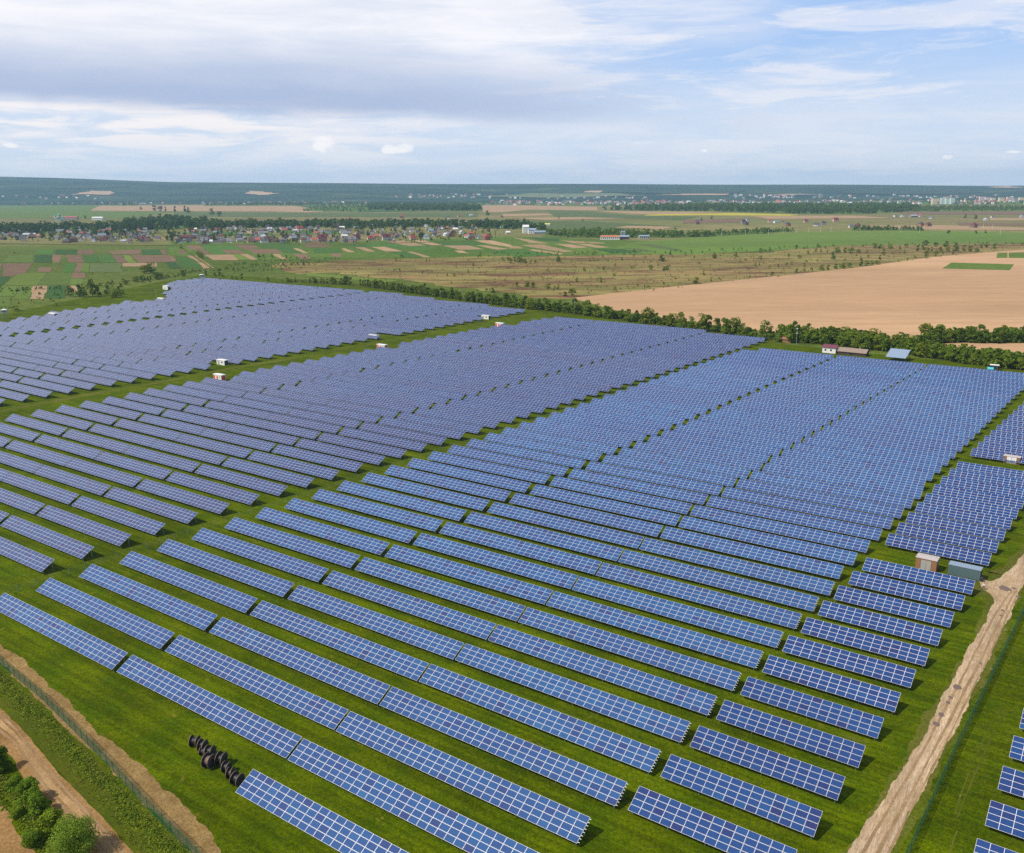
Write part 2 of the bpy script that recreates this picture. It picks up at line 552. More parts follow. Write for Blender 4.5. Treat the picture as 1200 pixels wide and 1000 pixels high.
sheet('fallow_patch', ppts([(1167.5, 302.6), (1169, 296.4), (1180.6, 296.2), (1180.6, 302.5)]), 0.16, M['garden'])
sheet('fallow_patch', ppts([(1182, 302.6), (1182, 296.3), (1215, 295.5), (1218, 303)]), 0.16, M['garden'])
sheet('green_field', ppts([(745, 284), (835, 277), (950, 271.8), (1050, 270.6), (1200, 273), (1400, 274), (1400, 284), (1200, 284.6), (1000, 287.3), (900, 294), (800, 299), (700, 297)]), 0.15, M['crop'])
sheet('green_field', rough(ppts([(200, 283), (420, 283), (600, 277), (740, 282), (800, 284), (800, 296), (700, 300), (560, 301), (430, 303), (300, 305), (200, 300)]), 8, 9), 0.14, M['garden'])

BR, TN, GB, GY, GD, GP, YG = (0.17, 0.105, 0.06), (0.34, 0.225, 0.12), (0.055, 0.125, 0.016), (0.095, 0.145, 0.018), (0.035, 0.085, 0.014), (0.085, 0.115, 0.03), (0.12, 0.17, 0.02)
FIELDS = {
 (0, 290): [
  (BR, [(20, 115), (230, 112), (175, 178), (75, 205), (15, 205)]), (BR, [(285, 140), (370, 140), (350, 175), (268, 175)]),
  (BR, [(365, 55), (425, 55), (425, 107), (368, 107)]), (BR, [(467, 55), (575, 55), (590, 108), (480, 108)]),
  (BR, [(550, 17), (655, 17), (650, 50), (545, 50)]), (BR, [(540, 112), (585, 112), (565, 175), (513, 175)]),
  (BR, [(520, 180), (612, 180), (598, 218), (505, 218)]), (TN, [(240, 272), (340, 272), (312, 365), (212, 365)]),
  (TN, [(470, 270), (552, 270), (545, 312), (467, 312)]), (BR, [(760, 30), (990, 15), (990, 50), (780, 50)]),
  (BR, [(790, 56), (860, 56), (900, 110), (825, 108)]), (BR, [(922, 56), (1200, 56), (1200, 104), (985, 108)]),
  (TN, [(862, 112), (1105, 110), (1105, 137), (862, 137)]), (BR, [(1125, 17), (1165, 17), (1175, 52), (1140, 52)]),
  (GY, [(60, 60), (238, 52), (235, 108), (15, 108)]), (GD, [(242, 55), (360, 55), (364, 108), (240, 108)]),
  (GB, [(578, 55), (690, 55), (700, 108), (594, 108)]), (GB, [(692, 55), (786, 55), (820, 108), (703, 108)]),
  (YG, [(865, 56), (918, 58), (958, 108), (905, 110)]), (YG, [(130, 182), (330, 180), (255, 267), (30, 268)]),
  (GY, [(335, 180), (515, 180), (475, 265), (259, 267)]), (GY, [(145, 275), (236, 272), (205, 365), (105, 365)]),
  (GD, [(344, 270), (463, 268), (455, 358), (318, 358)]), (GY, [(-60, 350), (80, 350), (60, 430), (-80, 430)]),
  (GB, [(450, 115), (536, 115), (510, 176), (450, 176)]), (GP, [(637, 115), (858, 112), (858, 175), (635, 175)]),
  (GY, [(590, 112), (635, 112), (628, 175), (569, 175)]), (GD, [(1000, 17), (1120, 15), (1134, 52), (1000, 52)]),
  (GD, [(-90, 205), (68, 207), (20, 265), (-120, 265)]), (GB, [(250, 17), (380, 17), (370, 50), (243, 50)]),
  (GD, [(390, 17), (540, 17), (538, 50), (385, 50)]), (GY, [(-150, 275), (140, 275), (100, 345), (-190, 345)]),
  (GY, [(505, 220), (600, 220), (585, 262), (485, 265)]), (BR, [(-190, 110), (10, 118), (0, 200), (-230, 205)]),
 ],
 (200, 270): [
  (BR, [(110, 108), (200, 105), (235, 134), (130, 135)]), (BR, [(165, 138), (238, 138), (292, 170), (190, 171)]),
  (TN, [(240, 173), (430, 173), (475, 212), (300, 212)]), (BR, [(355, 138), (480, 138), (525, 167), (400, 167)]),
  (TN, [(492, 169), (545, 169), (625, 209), (560, 209)]), (BR, [(430, 96), (560, 96), (635, 130), (500, 133)]),
  (BR, [(520, 136), (740, 133), (800, 162), (590, 166)]), (TN, [(120, 180), (180, 178), (245, 221), (185, 221)]),
  (TN, [(190, 226), (250, 225), (310, 265), (230, 268)]), (BR, [(55, 138), (90, 138), (110, 168), (60, 168)]),
  (BR, [(-30, 185), (20, 185), (45, 221), (-10, 221)]), (TN, [(710, 168), (760, 168), (830, 205), (780, 205)]),
  (BR, [(850, 166), (950, 168), (985, 205), (920, 205)]), (BR, [(900, 97), (960, 94), (1000, 76), (1080, 80), (1120, 119), (980, 122)]),
  (TN, [(862, 127), (890, 127), (970, 162), (930, 160)]), (BR, [(1120, 166), (1196, 164), (1196, 190), (1140, 187)]),
  (GB, [(214, 100), (425, 98), (495, 134), (352, 136), (395, 167), (300, 169), (240, 134)]), (GB, [(580, 90), (850, 90), (895, 124), (860, 126), (925, 160), (805, 160), (745, 131), (640, 128)]),
  (GB, [(30, 190), (118, 190), (183, 224), (225, 267), (100, 270)]), (YG, [(435, 172), (488, 172), (555, 208), (480, 208)]),
  (GB, [(1000, 124), (1196, 130), (1196, 160), (1010, 164)]), (GD, [(-30, 225), (30, 225), (90, 268), (0, 270)]),
 ],
 (400, 270): [
  (TN, [(215, 120), (300, 117), (440, 150), (310, 151)]), (TN, [(320, 80), (440, 72), (590, 107), (480, 112)]),
  (TN, [(480, 70), (580, 70), (706, 105), (640, 107)]), (TN, [(712, 108), (890, 108), (1005, 135), (830, 138)]),
  (TN, [(790, 144), (850, 144), (900, 163), (830, 160)]), (TN, [(460, 151), (500, 151), (625, 190), (590, 190)]),
  (TN, [(930, 73), (1050, 71), (1200, 106), (1200, 122), (1030, 95)]), (TN, [(940, 107), (1020, 107), (1180, 132), (1090, 138)]),
  (TN, [(0, 128), (30, 128), (105, 155), (40, 155)]), (TN, [(100, 120), (160, 120), (250, 150), (190, 153)]),
  (GB, [(160, 86), (318, 82), (470, 113), (585, 110), (640, 140), (560, 148), (330, 114), (210, 118)]), (GB, [(330, 153), (450, 153), (580, 190), (480, 195)]),
  (GB, [(600, 74), (920, 73), (1005, 95), (935, 106), (720, 105)]), (GB, [(1020, 141), (1200, 137), (1200, 170), (1100, 170)]),
  (GB, [(10, 103), (150, 100), (200, 116), (90, 119)]), (YG, [(-250, 300), (0, 320), (280, 345), (420, 352), (300, 372), (0, 342), (-240, 322)]),
 ],
 (600, 270): [
  (TN, [(0, 50), (100, 65), (280, 96), (130, 90)]), (TN, [(50, 105), (200, 100), (430, 150), (360, 156)]),
  (TN, [(-20, 112), (45, 113), (90, 130), (-20, 130)]), (TN, [(110, 140), (150, 135), (355, 165), (340, 172)]),
  (TN, [(340, 72), (500, 80), (540, 90), (430, 93)]), (TN, [(300, 96), (420, 100), (545, 122), (430, 128)]),
  (TN, [(430, 96), (550, 98), (690, 122), (600, 125)]), (TN, [(520, 80), (650, 88), (650, 95), (560, 93)]),
  (GP, [(780, 125), (900, 130), (1020, 150), (930, 155)]), (GP, [(860, 95), (1000, 100), (1200, 140), (1200, 150), (1000, 125)]),
  (GD, [(110, 50), (330, 60), (330, 80), (200, 74)]), (GB, [(0, 135), (100, 142), (330, 175), (0, 195)]),
  (GD, [(560, 130), (780, 132), (920, 158), (700, 165)]),
 ],
 (0, 0): [],
}
FARF = [  # full-frame pixels, at 1:1
  (TN, [(106, 247.2), (117, 241), (340, 240.6), (380, 248), (358, 249.3), (317, 248), (200, 247.6)]),
  (GY, [(-120, 240.5), (114, 241.2), (103, 247.6), (200, 249), (150, 256), (-150, 256)]),
  (GP, [(205, 249), (320, 249.5), (400, 250), (560, 250), (560, 255), (200, 254)]),
  (GD, [(345, 240.5), (435, 240), (600, 242), (600, 246), (420, 249), (385, 247.5)]),
  (TN, [(565, 241), (600, 240.5), (700, 243), (700, 247), (620, 246), (590, 249), (566, 249)]),
  (TN, [(693, 247.2), (850, 248.4), (800, 251.3), (745, 251.2)]),
  ((0.42, 0.36, 0.03), [(752, 253.2), (760, 251.6), (860, 249.9), (938, 251.9), (925, 253.2), (820, 252.6)]),
  (TN, [(590, 251), (640, 250.5), (650, 252.5), (585, 254)]),
  (TN, [(600, 256), (690, 254.5), (740, 256), (640, 258)]),
  (GP, [(640, 246.5), (690, 248.5), (740, 252.5), (820, 254), (800, 258), (650, 254)]),
  (TN, [(735, 265), (790, 266), (775, 269), (720, 267)]),
  (BR, [(800, 258), (870, 257), (880, 261), (800, 262)]), (BR, [(1050, 248.5), (1200, 248), (1260, 252), (1060, 251.5)]),
  (TN, [(880, 253.5), (1000, 253), (1050, 256), (900, 257)]), (TN, [(1000, 265), (1100, 264), (1200, 267), (1200, 270), (1000, 269)]),
  (BR, [(1120, 261), (1200, 262), (1200, 265), (1125, 264.5)]), (TN, [(1160, 256), (1240, 256), (1240, 258.5), (1160, 258.5)]),
  (GP, [(560, 258), (700, 260), (800, 266), (700, 271), (560, 268)]),
  (BR, [(270, 258.5), (330, 258), (350, 262), (270, 262)]),
  (GB, [(215, 273), (300, 271.5), (330, 276), (230, 277)]), (TN, [(280, 271.5), (310, 271), (312, 274), (286, 274)]), (GB, [(330, 271), (400, 270), (410, 274), (340, 275)]),
]
zf = 0.18
cnt = 0
for (ox, oy), lst in FIELDS.items():
    for c, pts in lst:
        cnt += 1
        k = random.uniform(0.85, 1.15)
        sheet('crop_strip', rough(ppts(pts, ox, oy, 6.0), 2.2, 5), zf + 0.006*(cnt % 20), M['strip'], color=tuple(x*k for x in c))
for c, pts in FARF:
    cnt += 1
    sheet('field', ppts(pts), zf + 0.12 + 0.01*(cnt % 20), M['strip'], color=c)


def ragged(a, b, jit, step=0.7):
    """two border polylines in metres, each with an uneven edge -> one polygon"""
    def run(l):
        out, L0 = [], random.uniform(0, 100)
        ph = [random.uniform(0, 6.28) for _ in range(6)]
        for (x0, y0), (x1, y1) in zip(l, l[1:]):
            L = math.hypot(x1-x0, y1-y0)
            if L < 1e-6: continue
            n = max(1, int(L/step))
            for i in range(n):
                k = i/n
                d = L0 + L*k
                j = sum(math.sin(d*f_ + p_)*w_ for f_, p_, w_ in zip((0.11, 0.27, 0.6, 1.15, 2.3, 4.3), ph, (.28, .24, .19, .13, .08, .05)))*jit*.72 + (random.random()-.5)*jit*.10
                out.append((x0+(x1-x0)*k - (y1-y0)/L*j, y0+(y1-y0)*k + (x1-x0)/L*j))
            L0 += L
        out.append(l[-1])
        return out
    return run(a) + run(b)[::-1]


def spline(px, n=8):
    P = [at(*p) for p in px]
    P = [P[0]] + P + [P[-1]]
    out = []
    for i in range(1, len(P)-2):
        for k in range(n):
            t = k/n
            a, b, c, d = P[i-1], P[i], P[i+1], P[i+2]
            out.append(tuple(0.5*((2*b[j]) + (-a[j]+c[j])*t + (2*a[j]-5*b[j]+4*c[j]-d[j])*t*t + (-a[j]+3*b[j]-3*c[j]+d[j])*t**3) for j in (0, 1)))
    out.append(P[-2])
    return out


# gravel track on the right
rl = spline([(960, 1060), (995, 1000), (1027, 950), (1060, 900), (1082, 860), (1103, 820), (1125, 782), (1145, 745), (1160, 715), (1163, 700), (1150, 690), (1145, 677), (1162, 682), (1180, 672), (1200, 650), (1225, 625), (1260, 590)])
rr = spline([(1015, 1060), (1045, 1000), (1070, 950), (1095, 900), (1116, 860), (1136, 820), (1152, 788), (1167, 755), (1182, 722), (1200, 684), (1222, 650), (1262, 610)])
wl = spline([(945, 1060), (985, 1000), (1019, 950), (1052, 900), (1075, 860), (1097, 820), (1120, 782), (1141, 745), (1155, 715), (1150, 700), (1128, 694), (1122, 672), (1150, 670), (1175, 664), (1194, 645), (1220, 620), (1258, 586)])
wr = spline([(1030, 1060), (1053, 1000), (1078, 950), (1102, 900), (1123, 860), (1143, 820), (1158, 788), (1173, 755), (1188, 722), (1206, 684), (1228, 650), (1266, 612)])
sheet('track_shoulder', ragged(wl, wr, 1.5, 0.5), 0.075, M['worn_grass'])
sheet('gravel_track', ragged(rl, rr, 0.9, 0.4), 0.09, M['gravel'])
M['rut'] = ground_mat('rut', (0.30, 0.195, 0.10), (0.37, 0.25, 0.14), (0.22, 0.14, 0.07), 0.3, 2.6, 0.8, (0.20, 0.13, 0.07), 0.62)
M['pale_rut'] = ground_mat('pale_rut', (0.36, 0.225, 0.105), (0.42, 0.275, 0.14), (0.28, 0.165, 0.07), 0.3, 2.0, 0.6, (0.28, 0.17, 0.09), 0.62)


def between(A, B, f0, f1):
    n = min(len(A), len(B))
    return ([(a[0]*(1-f0)+b[0]*f0, a[1]*(1-f0)+b[1]*f0) for a, b in zip(A[:n], B[:n])], [(a[0]*(1-f1)+b[0]*f1, a[1]*(1-f1)+b[1]*f1) for a, b in zip(A[:n], B[:n])])


_l = spline([(960, 1060), (995, 1000), (1027, 950), (1060, 900), (1082, 860), (1103, 820), (1125, 782), (1145, 745), (1163, 715), (1180, 692)])
_r = spline([(1015, 1060), (1045, 1000), (1070, 950), (1095, 900), (1116, 860), (1136, 820), (1152, 788), (1167, 755), (1182, 722), (1196, 692)])
for f0, f1 in ((.26, .36), (.62, .73), (.90, .97)):
    a, b = between(_l, _r, f0, f1)
    sheet('wheel_rut', ragged(a, b, .22, .3), 0.097, M['rut'])
for (x, y, r_) in ((1115, 806, .75), (1107, 818, .35), (1104, 824, .4), (1096, 838, .55), (1090, 849, .6), (1186, 700, .5), (1166, 722, .35), (1168, 716, .4), (1142, 778, .3), (1170, 690, 1.2), (1181, 690, .5)):
    c = at(x + 7, y)
    n = 14
    sheet('damp_patch', [(c[0] + r_*random.uniform(.75, 1.2)*math.cos(2*math.pi*k/n), c[1] + 1.3*r_*random.uniform(.75, 1.2)*math.sin(2*math.pi*k/n)) for k in range(n)], 0.104, M['puddle'])
# worn wheel marks beyond the green fence
for pts in ([(1172, 828), (1150, 870), (1127, 925), (1118, 955)], [(1176, 833), (1154, 880), (1131, 932), (1121, 958)], [(1111, 1005), (1116, 985), (1120, 975)]):
    a = spline(pts, 6)
    b = [(x+0.40, y+0.1) for x, y in a]
    sheet('worn_strip', ragged(a, b, 0.15, 0.4), 0.075, M['worn_grass'])
# bare soil spots between the rows
for (x, y, rx_, ry_) in ((635, 874, 2.2, .5), (668, 887, 1.8, .4), (1165, 672, 1.6, 1.0)):
    c = at(x, y)
    sheet('bare_soil', [(c[0] + rx_*random.uniform(.6, 1.3)*math.cos(k*.35)*RX - ry_*random.uniform(.6, 1.3)*math.sin(k*.35)*QX, c[1] + rx_*random.uniform(.6, 1.3)*math.cos(k*.35)*RY + ry_*math.sin(k*.35)*QY) for k in range(18)], 0.075, M['worn_grass'])
rs = random.Random(21)
for _ in range(46):
    s0_, t0_ = rs.uniform(-45, 124), rs.uniform(0, 120)
    t0_ = round(t0_/9.96)*9.96 + rs.uniform(4.4, 8.6)
    if 96 < s0_ < 98: continue
    x, y = W(s0_, t0_)
    a_, b_ = rs.uniform(.5, 2.4), rs.uniform(.15, .45)
    sheet('bare_soil', [(x + (a_*math.cos(k*.393)*RX + b_*math.sin(k*.393)*QX)*rs.uniform(.7, 1.25), y + (a_*math.cos(k*.393)*RY + b_*math.sin(k*.393)*QY)*rs.uniform(.7, 1.25)) for k in range(16)], 0.074, M['worn_grass'])
# faint track in the broad aisle
a = spline([(-60, 493), (0, 481), (100, 462), (200, 445), (273, 430.5), (340, 420), (440, 402), (552, 379.5), (620, 369)], 8)
b = spline([(-60, 496), (0, 484), (100, 465), (200, 447), (273, 432.5), (340, 421.5), (440, 403), (552, 380.5), (620, 369.8)], 8)
sheet('worn_track', ragged(a, b, 1.6, 1.2), 0.075, M['worn_grass'])
# rubble strip, verge, dirt road at the lower left
sheet('rubble_strip', ragged(spline([(-90, 690), (0, 755), (60, 805), (130, 868), (200, 931), (262, 1000), (330, 1080)]),
                             spline([(-100, 705), (0, 780), (50, 826), (120, 893), (185, 960), (228, 1003), (300, 1085)]), 1.3, 0.35), 0.075, M['rubble'])
sheet('verge', ragged(spline([(-100, 707), (0, 782), (50, 829), (120, 896), (185, 963), (226, 1004), (300, 1090)]),
                      spline([(-110, 745), (0, 829), (60, 893), (110, 948), (158, 1002), (215, 1090)]), 0.6, 0.5), 0.080, M['verge'])
sheet('dirt_road', ragged(spline([(-110, 748), (0, 831), (30, 860), (60, 895), (110, 949), (155, 1000), (210, 1085)]),
                          spline([(-140, 780), (0, 876), (22, 903), (45, 940), (85, 985), (110, 1015), (160, 1095)]), 0.4, 0.4), 0.09, M['dirt'])
_l = spline([(-110, 748), (0, 831), (30, 860), (60, 895), (110, 949), (155, 1000), (210, 1085)])
_r = spline([(-140, 780), (0, 876), (22, 903), (45, 940), (85, 985), (110, 1015), (160, 1095)])
for f0, f1 in ((.16, .25), (.55, .64)):
    a, b = between(_l, _r, f0, f1)
    sheet('wheel_rut', ragged(a, b, .25, .3), 0.097, M['rut'])
a, b = between(_l, _r, .30, .50)
sheet('wheel_rut', ragged(a, b, .5, .3), 0.0965, M['pale_rut'])
sheet('ploughed_ground', ragged(spline([(-120, 865), (0, 946), (14, 966), (30, 985), (45, 1003), (90, 1080)]),
                                spline([(-220, 930), (-80, 1010), (0, 1090), (20, 1120)]), 0.6, 0.5), 0.09, M['dirt'])

# ------------------------------------------------------------------ hills
RIDGE = [(-9000, 300), (-6200, 265), (-5000, 230), (-4000, 192), (-2500, 168), (0, 146), (2500, 128), (4200, 112), (5600, 98), (6600, 96), (9000, 100)]


def hill_h(x, y):
    if y < 6300:
        return 0.0
    xs = x * 11000.0/max(y, 1)
    top = interp(xs, RIDGE)
    k = min(1.0, (y-6300)/4700.0)
    k = k*k*(3-2*k)
    n = 14*math.sin(xs/640.0+1)*math.sin(y/700.0) + 7*math.sin(xs/260.0+y/500.0)
    if y > 11000:
        return top*(1-(y-11000)/9000.0) + 4*math.sin(xs/500)
    return top*k + n*min(1, k*3)*(1-k)*1.6 + 3*k*math.sin(xs/500)


def hill_mat(t, b, o):
    p = pos(t)
    a = t.noise(t.scaled(p, (1, 1.6, 0)), 0.0011, 6, 0.6, 0.3)
    d = t.noise(p, 0.012, 4, 0.7)
    c = t.mix(t.sstep(a, 0.40, 0.56), (0.020, 0.044, 0.032), (0.046, 0.078, 0.042))
    c = t.mix(t.sstep(a, 0.60, 0.68), c, (0.12, 0.135, 0.05))
    c = t.mix(t.m('MULTIPLY', d, 0.5), c, (0.012, 0.028, 0.026))
    t.l(c, b.inputs['Base Color'])
    b.inputs['Roughness'].default_value = 1.0
    b.inputs['Specular IOR Level'].default_value = 0.0


M['hill'] = mat('hill', hill_mat)
mb = MB()
xs = np.linspace(-11000, 11000, 161)
ys = np.concatenate([np.linspace(6300, 11000, 40), np.linspace(11400, 14500, 8)])
mb.v = [(float(x), float(y), hill_h(x, y) + 0.2) for y in ys for x in xs]
nx = len(xs)
mb.f = [(j*nx+i, j*nx+i+1, (j+1)*nx+i+1, (j+1)*nx+i) for j in range(len(ys)-1) for i in range(nx-1)]
mb.mi = [0]*len(mb.f)
hills = link('hills', mb.mesh('hills', M['hill']))
for p in hills.data.polygons:
    p.use_smooth = True
hills['kind'] = 'structure'


def hillside(px, py):
    """point of the hill mesh seen at this pixel"""
    lo, hi_ = 6300.0, 11000.0
    x0, y0 = at(px, 235.0)
    k = x0/y0
    for _ in range(60):
        y = lo
        while y < 11000:
            if pix(k*y, y, hill_h(k*y, y))[1] <= py:
                return (k*y, y)
            y += 40
        return (k*11000, 11000)


def hillpatch(pxs, color, name='hill_field'):
    P = rough([hillside(*p) for p in pxs], 90, 60)
    cx = sum(p[0] for p in P)/len(P); cy = sum(p[1] for p in P)/len(P)
    mb = MB()
    n = len(P)
    G = 8
    for i in range(n):
        a, b = P[i], P[(i+1) % n]
        def q(u, v):
            x = cx + (a[0]*(1-v)+b[0]*v - cx)*u
            y = cy + (a[1]*(1-v)+b[1]*v - cy)*u
            return (x, y, hill_h(x, y) + 7.0)
        for iu in range(G):
            for iv in range(G):
                u0, u1, v0, v1 = iu/G, (iu+1)/G, iv/G, (iv+1)/G
                mb.face([q(u0, v0), q(u1, v0), q(u1, v1), q(u0, v1)])
    o = link(name, mb.mesh(name, M['strip']), color=color)
    o['kind'] = 'structure'


HT = (0.42, 0.28, 0.17)
hillpatch([(86, 229.5), (96, 226), (106, 224.5), (135, 225), (143, 228), (138, 230)], HT)
hillpatch([(285, 228), (292, 224.5), (318, 225), (332, 228), (310, 230)], HT)
hillpatch([(685, 227), (690, 224.6), (705, 224.6), (703, 227.4)], HT)
hillpatch([(765, 230), (800, 228.2), (855, 228.5), (850, 230)], HT)
hillpatch([(900, 229.5), (935, 228), (970, 229), (930, 230.5)], (0.30, 0.24, 0.16))
hillpatch([(1155, 219.8), (1180, 218.8), (1190, 220.8), (1168, 221)], HT)
hillpatch([(560, 232), (620, 228), (720, 227.5), (760, 231), (650, 233)], (0.13, 0.16, 0.06))
hillpatch([(62, 221.5), (70, 217.5), (150, 217), (162, 220), (110, 222)], (0.022, 0.042, 0.016), 'hill_wood')
hillpatch([(980, 227), (1000, 222.5), (1120, 222), (1150, 226), (1050, 229)], (0.022, 0.042, 0.016), 'hill_wood')
hillpatch([(700, 226), (780, 223), (870, 223.4), (860, 227.5), (780, 228)], (0.024, 0.046, 0.018), 'hill_wood')

# ------------------------------------------------------------------ solar arrays
TILT = R(28.6)
MW, MH = 1.68, 1.015
CT, SN = math.cos(TILT), math.sin(TILT)
Z0 = 0.92


def tp(u, v, n=0.0):
    """array local coordinates: u along the row, v up the slope, n above the surface"""
    return (u, v*CT - n*SN, Z0 + v*SN + n*CT)


def surf_mb(mb, n, org=None, uoff=0):
    def P(u, v, k):
        x, y, z = tp(u, v, k)
        if org is None:
            return (x, y, z)
        return (org[0] + x*RX + y*QX, org[1] + x*RY + y*QY, z)
    L, Hh = n*MW, 4*MH
    mb.face([P(0, 0, .04), P(L, 0, .04), P(L, Hh, .04), P(0, Hh, .04)], 0, [(uoff, 0), (uoff+n, 0), (uoff+n, 4), (uoff, 4)])
    for a, b in (((0, 0), (L, 0)), ((L, 0), (L, Hh)), ((L, Hh), (0, Hh)), ((0, Hh), (0, 0))):
        mb.face([P(a[0], a[1], 0), P(b[0], b[1], 0), P(b[0], b[1], .04), P(a[0], a[1], .04)], 1)
    mb.face([P(0, 0, 0), P(0, Hh, 0), P(L, Hh, 0), P(L, 0, 0)], 2)


def frame_mb(mb, n, org=None, posts=True, rails=True, mi=0, over=0.0):
    def fn(x, y, z):
        if org is None:
            return (x, y, z)
        return (org[0] + x*RX + y*QX, org[1] + x*RY + y*QY, z)
    L = n*MW
    if posts:
        k = max(2, int(round(L/4.8)))
        for i in range(k):
            u = 0.5 + (L-1.0)*i/(k-1)
            for v in (0.7, 3.3):
                x, y, z = tp(u, v, -0.1)
                mb.box(x-.06, x+.06, y-.06, y+.06, 0, z, mi, True, fn)
    if rails:
        for v in (0.25, 0.78, 1.27, 1.80, 2.30, 2.82, 3.30, 3.82):
            a = [tp(-0.02, v-.03, -.09), tp(-0.02, v+.03, -.09), tp(-0.02, v+.03, -.005), tp(-0.02, v-.03, -.005)]
            b = [tp(L+over, v-.03, -.09), tp(L+over, v+.03, -.09), tp(L+over, v+.03, -.005), tp(L+over, v-.03, -.005)]
            for i in range(4):
                j = (i+1) % 4
                mb.face([fn(*a[i]), fn(*b[i]), fn(*b[j]), fn(*a[j])], mi)
            mb.face([fn(*p) for p in a], mi)
            mb.face([fn(*p) for p in b[::-1]], mi)


# single module mesh: inset glass and a raised frame
mb = MB(); mb.uv = []
g = 0.012
mb.face([tp(g, g, .034), tp(MW-g, g, .034), tp(MW-g, MH-g, .034), tp(g, MH-g, .034)], 0, [(g/MW, g/MH), (1-g/MW, g/MH), (1-g/MW, 1-g/MH), (g/MW, 1-g/MH)])
o_ = (0, 0)
def corners(i, k): return [tp(i, i, k), tp(MW-i, i, k), tp(MW-i, MH-i, k), tp(i, MH-i, k)]
A, B, C_, D_ = corners(g, .041), corners(g+.028, .041), corners(g, 0), corners(g+.028, .034)
for i in range(4):
    j = (i+1) % 4
    mb.face([A[i], A[j], B[j], B[i]], 1)
    mb.face([C_[i], C_[j], A[j], A[i]], 1)
    mb.face([B[i], B[j], D_[j], D_[i]], 1)
mb.face(C_[::-1], 2)
z0 = Z0
mb.v = [(x, y, z-Z0) for x, y, z in mb.v]
MODULE = {q: mb.mesh('solar_module', [M[q], M['alu'], M['back']]) for q in ('middle', 'violet', 'deep')}

# lay-out of the five blocks, measured in the row frame (s along the rows, t across)
PIT = 9.96
arr = []   # (block, row, s, t, ncols, overhang)
for k in range(-1, 41):
    t = k*PIT
    bl = interp(t, [(0, 0), (40, 1.8), (100, 4.1), (150, 6.0), (230, 8.8), (320, 11.2), (400, 14.2)])
    nB = 28 if t < 130 else (27 if t < 195 else 26)
    gp = 0.45 if t < 110 else 0.9
    gAB = 1.5 if t < 95 else 1.8
    rows = []
    if k >= 0:
        nA = 28 if k < 40 else 24
        if k == 0: nA = 28
        rows.append(('middle', bl - gAB - nA*MW, nA, 0))
        rows.append(('middle', bl, nB, 0))
    c0 = bl + 28*MW + 0.45 if t < 110 else bl + nB*MW + gp
    if k == -1: c0 = 47.3
    nC = 28
    cr = interp(t, [(0, 95.2), (50, 96.7), (150, 99.6), (205, 100.3), (347, 105), (400, 107)])
    nC = int((cr - c0)/MW + 0.6)
    nC = min(nC, 28)
    rows.append(('middle', c0, nC, 0.28))
    for b_, s_, n_, o2 in rows:
        arr.append((b_, k, s_, t, n_, o2))
kr = 0
boxrow = None
for j in range(1, 40):
    t = 29.99 + (j-2)*9.79 if j < 13 else 137.6 + (j-13)*9.8
    if j == 13: continue                                           # the service yard
    if abs(t - 236.0) < 5: continue                                # the brick kiosk's row
    s_ = interp(t, [(10, 97.0), (50, 98.3), (128, 101.1), (205, 102.6), (264, 105.2), (347, 109.5), (400, 112)])
    if t > 405: break
    arr.append(('edge', j, s_, t, 14, 0))
    if t > 150:
        arr.append(('edge', j, s_+14*MW+1.0, t, 14, 0)) if t > 215 else None
for j in range(-2, 9):
    arr.append(('beyond', j, interp(46.3+9.9*j, [(0, 139.3), (100, 141)]), 46.3+9.9*j, 14, 0))
for j in range(1, 45):                                             # block left of the wire fence
    t = 6.3 + 9.93*j
    r0 = interp(t, [(15, -57.4), (55, -56.8), (75, -55.3), (105, -53.3), (192, -48.6), (240, -46.3), (304, -43.2), (370, -40.6), (440, -37.3)])
    gd = interp(t, [(60, -177), (85, -175.2), (145, -171.8), (218, -170.3), (246, -167.8), (332, -162.2), (420, -158.8)])
    g2 = r0 - 24*MW
    arr.append(('aisle', j, g2, t, 24, 0))
    avail = (g2 - 1.5) - (gd + 0.6)
    nt_ = int(avail/MW + 0.3)
    n2_ = nt_//2
    arr.append(('aisle', j, g2-1.5-n2_*MW, t, n2_, 0))
    arr.append(('aisle', j, g2-1.5-n2_*MW-0.3-(nt_-n2_)*MW, t, nt_-n2_, 0))
    if t > 50:
        nl = 24
        left = interp(t, [(60, -216), (180, -213), (260, -207.5), (335, -205), (400, -201), (457, -189)])
        nl = int((gd-0.7-left)/MW+0.5)
        if min(abs(t-x) for x in (185, 292, 400)) < 5: nl -= 4
        arr.append(('aisle', j, gd-0.7-nl*MW, t, nl, 0))
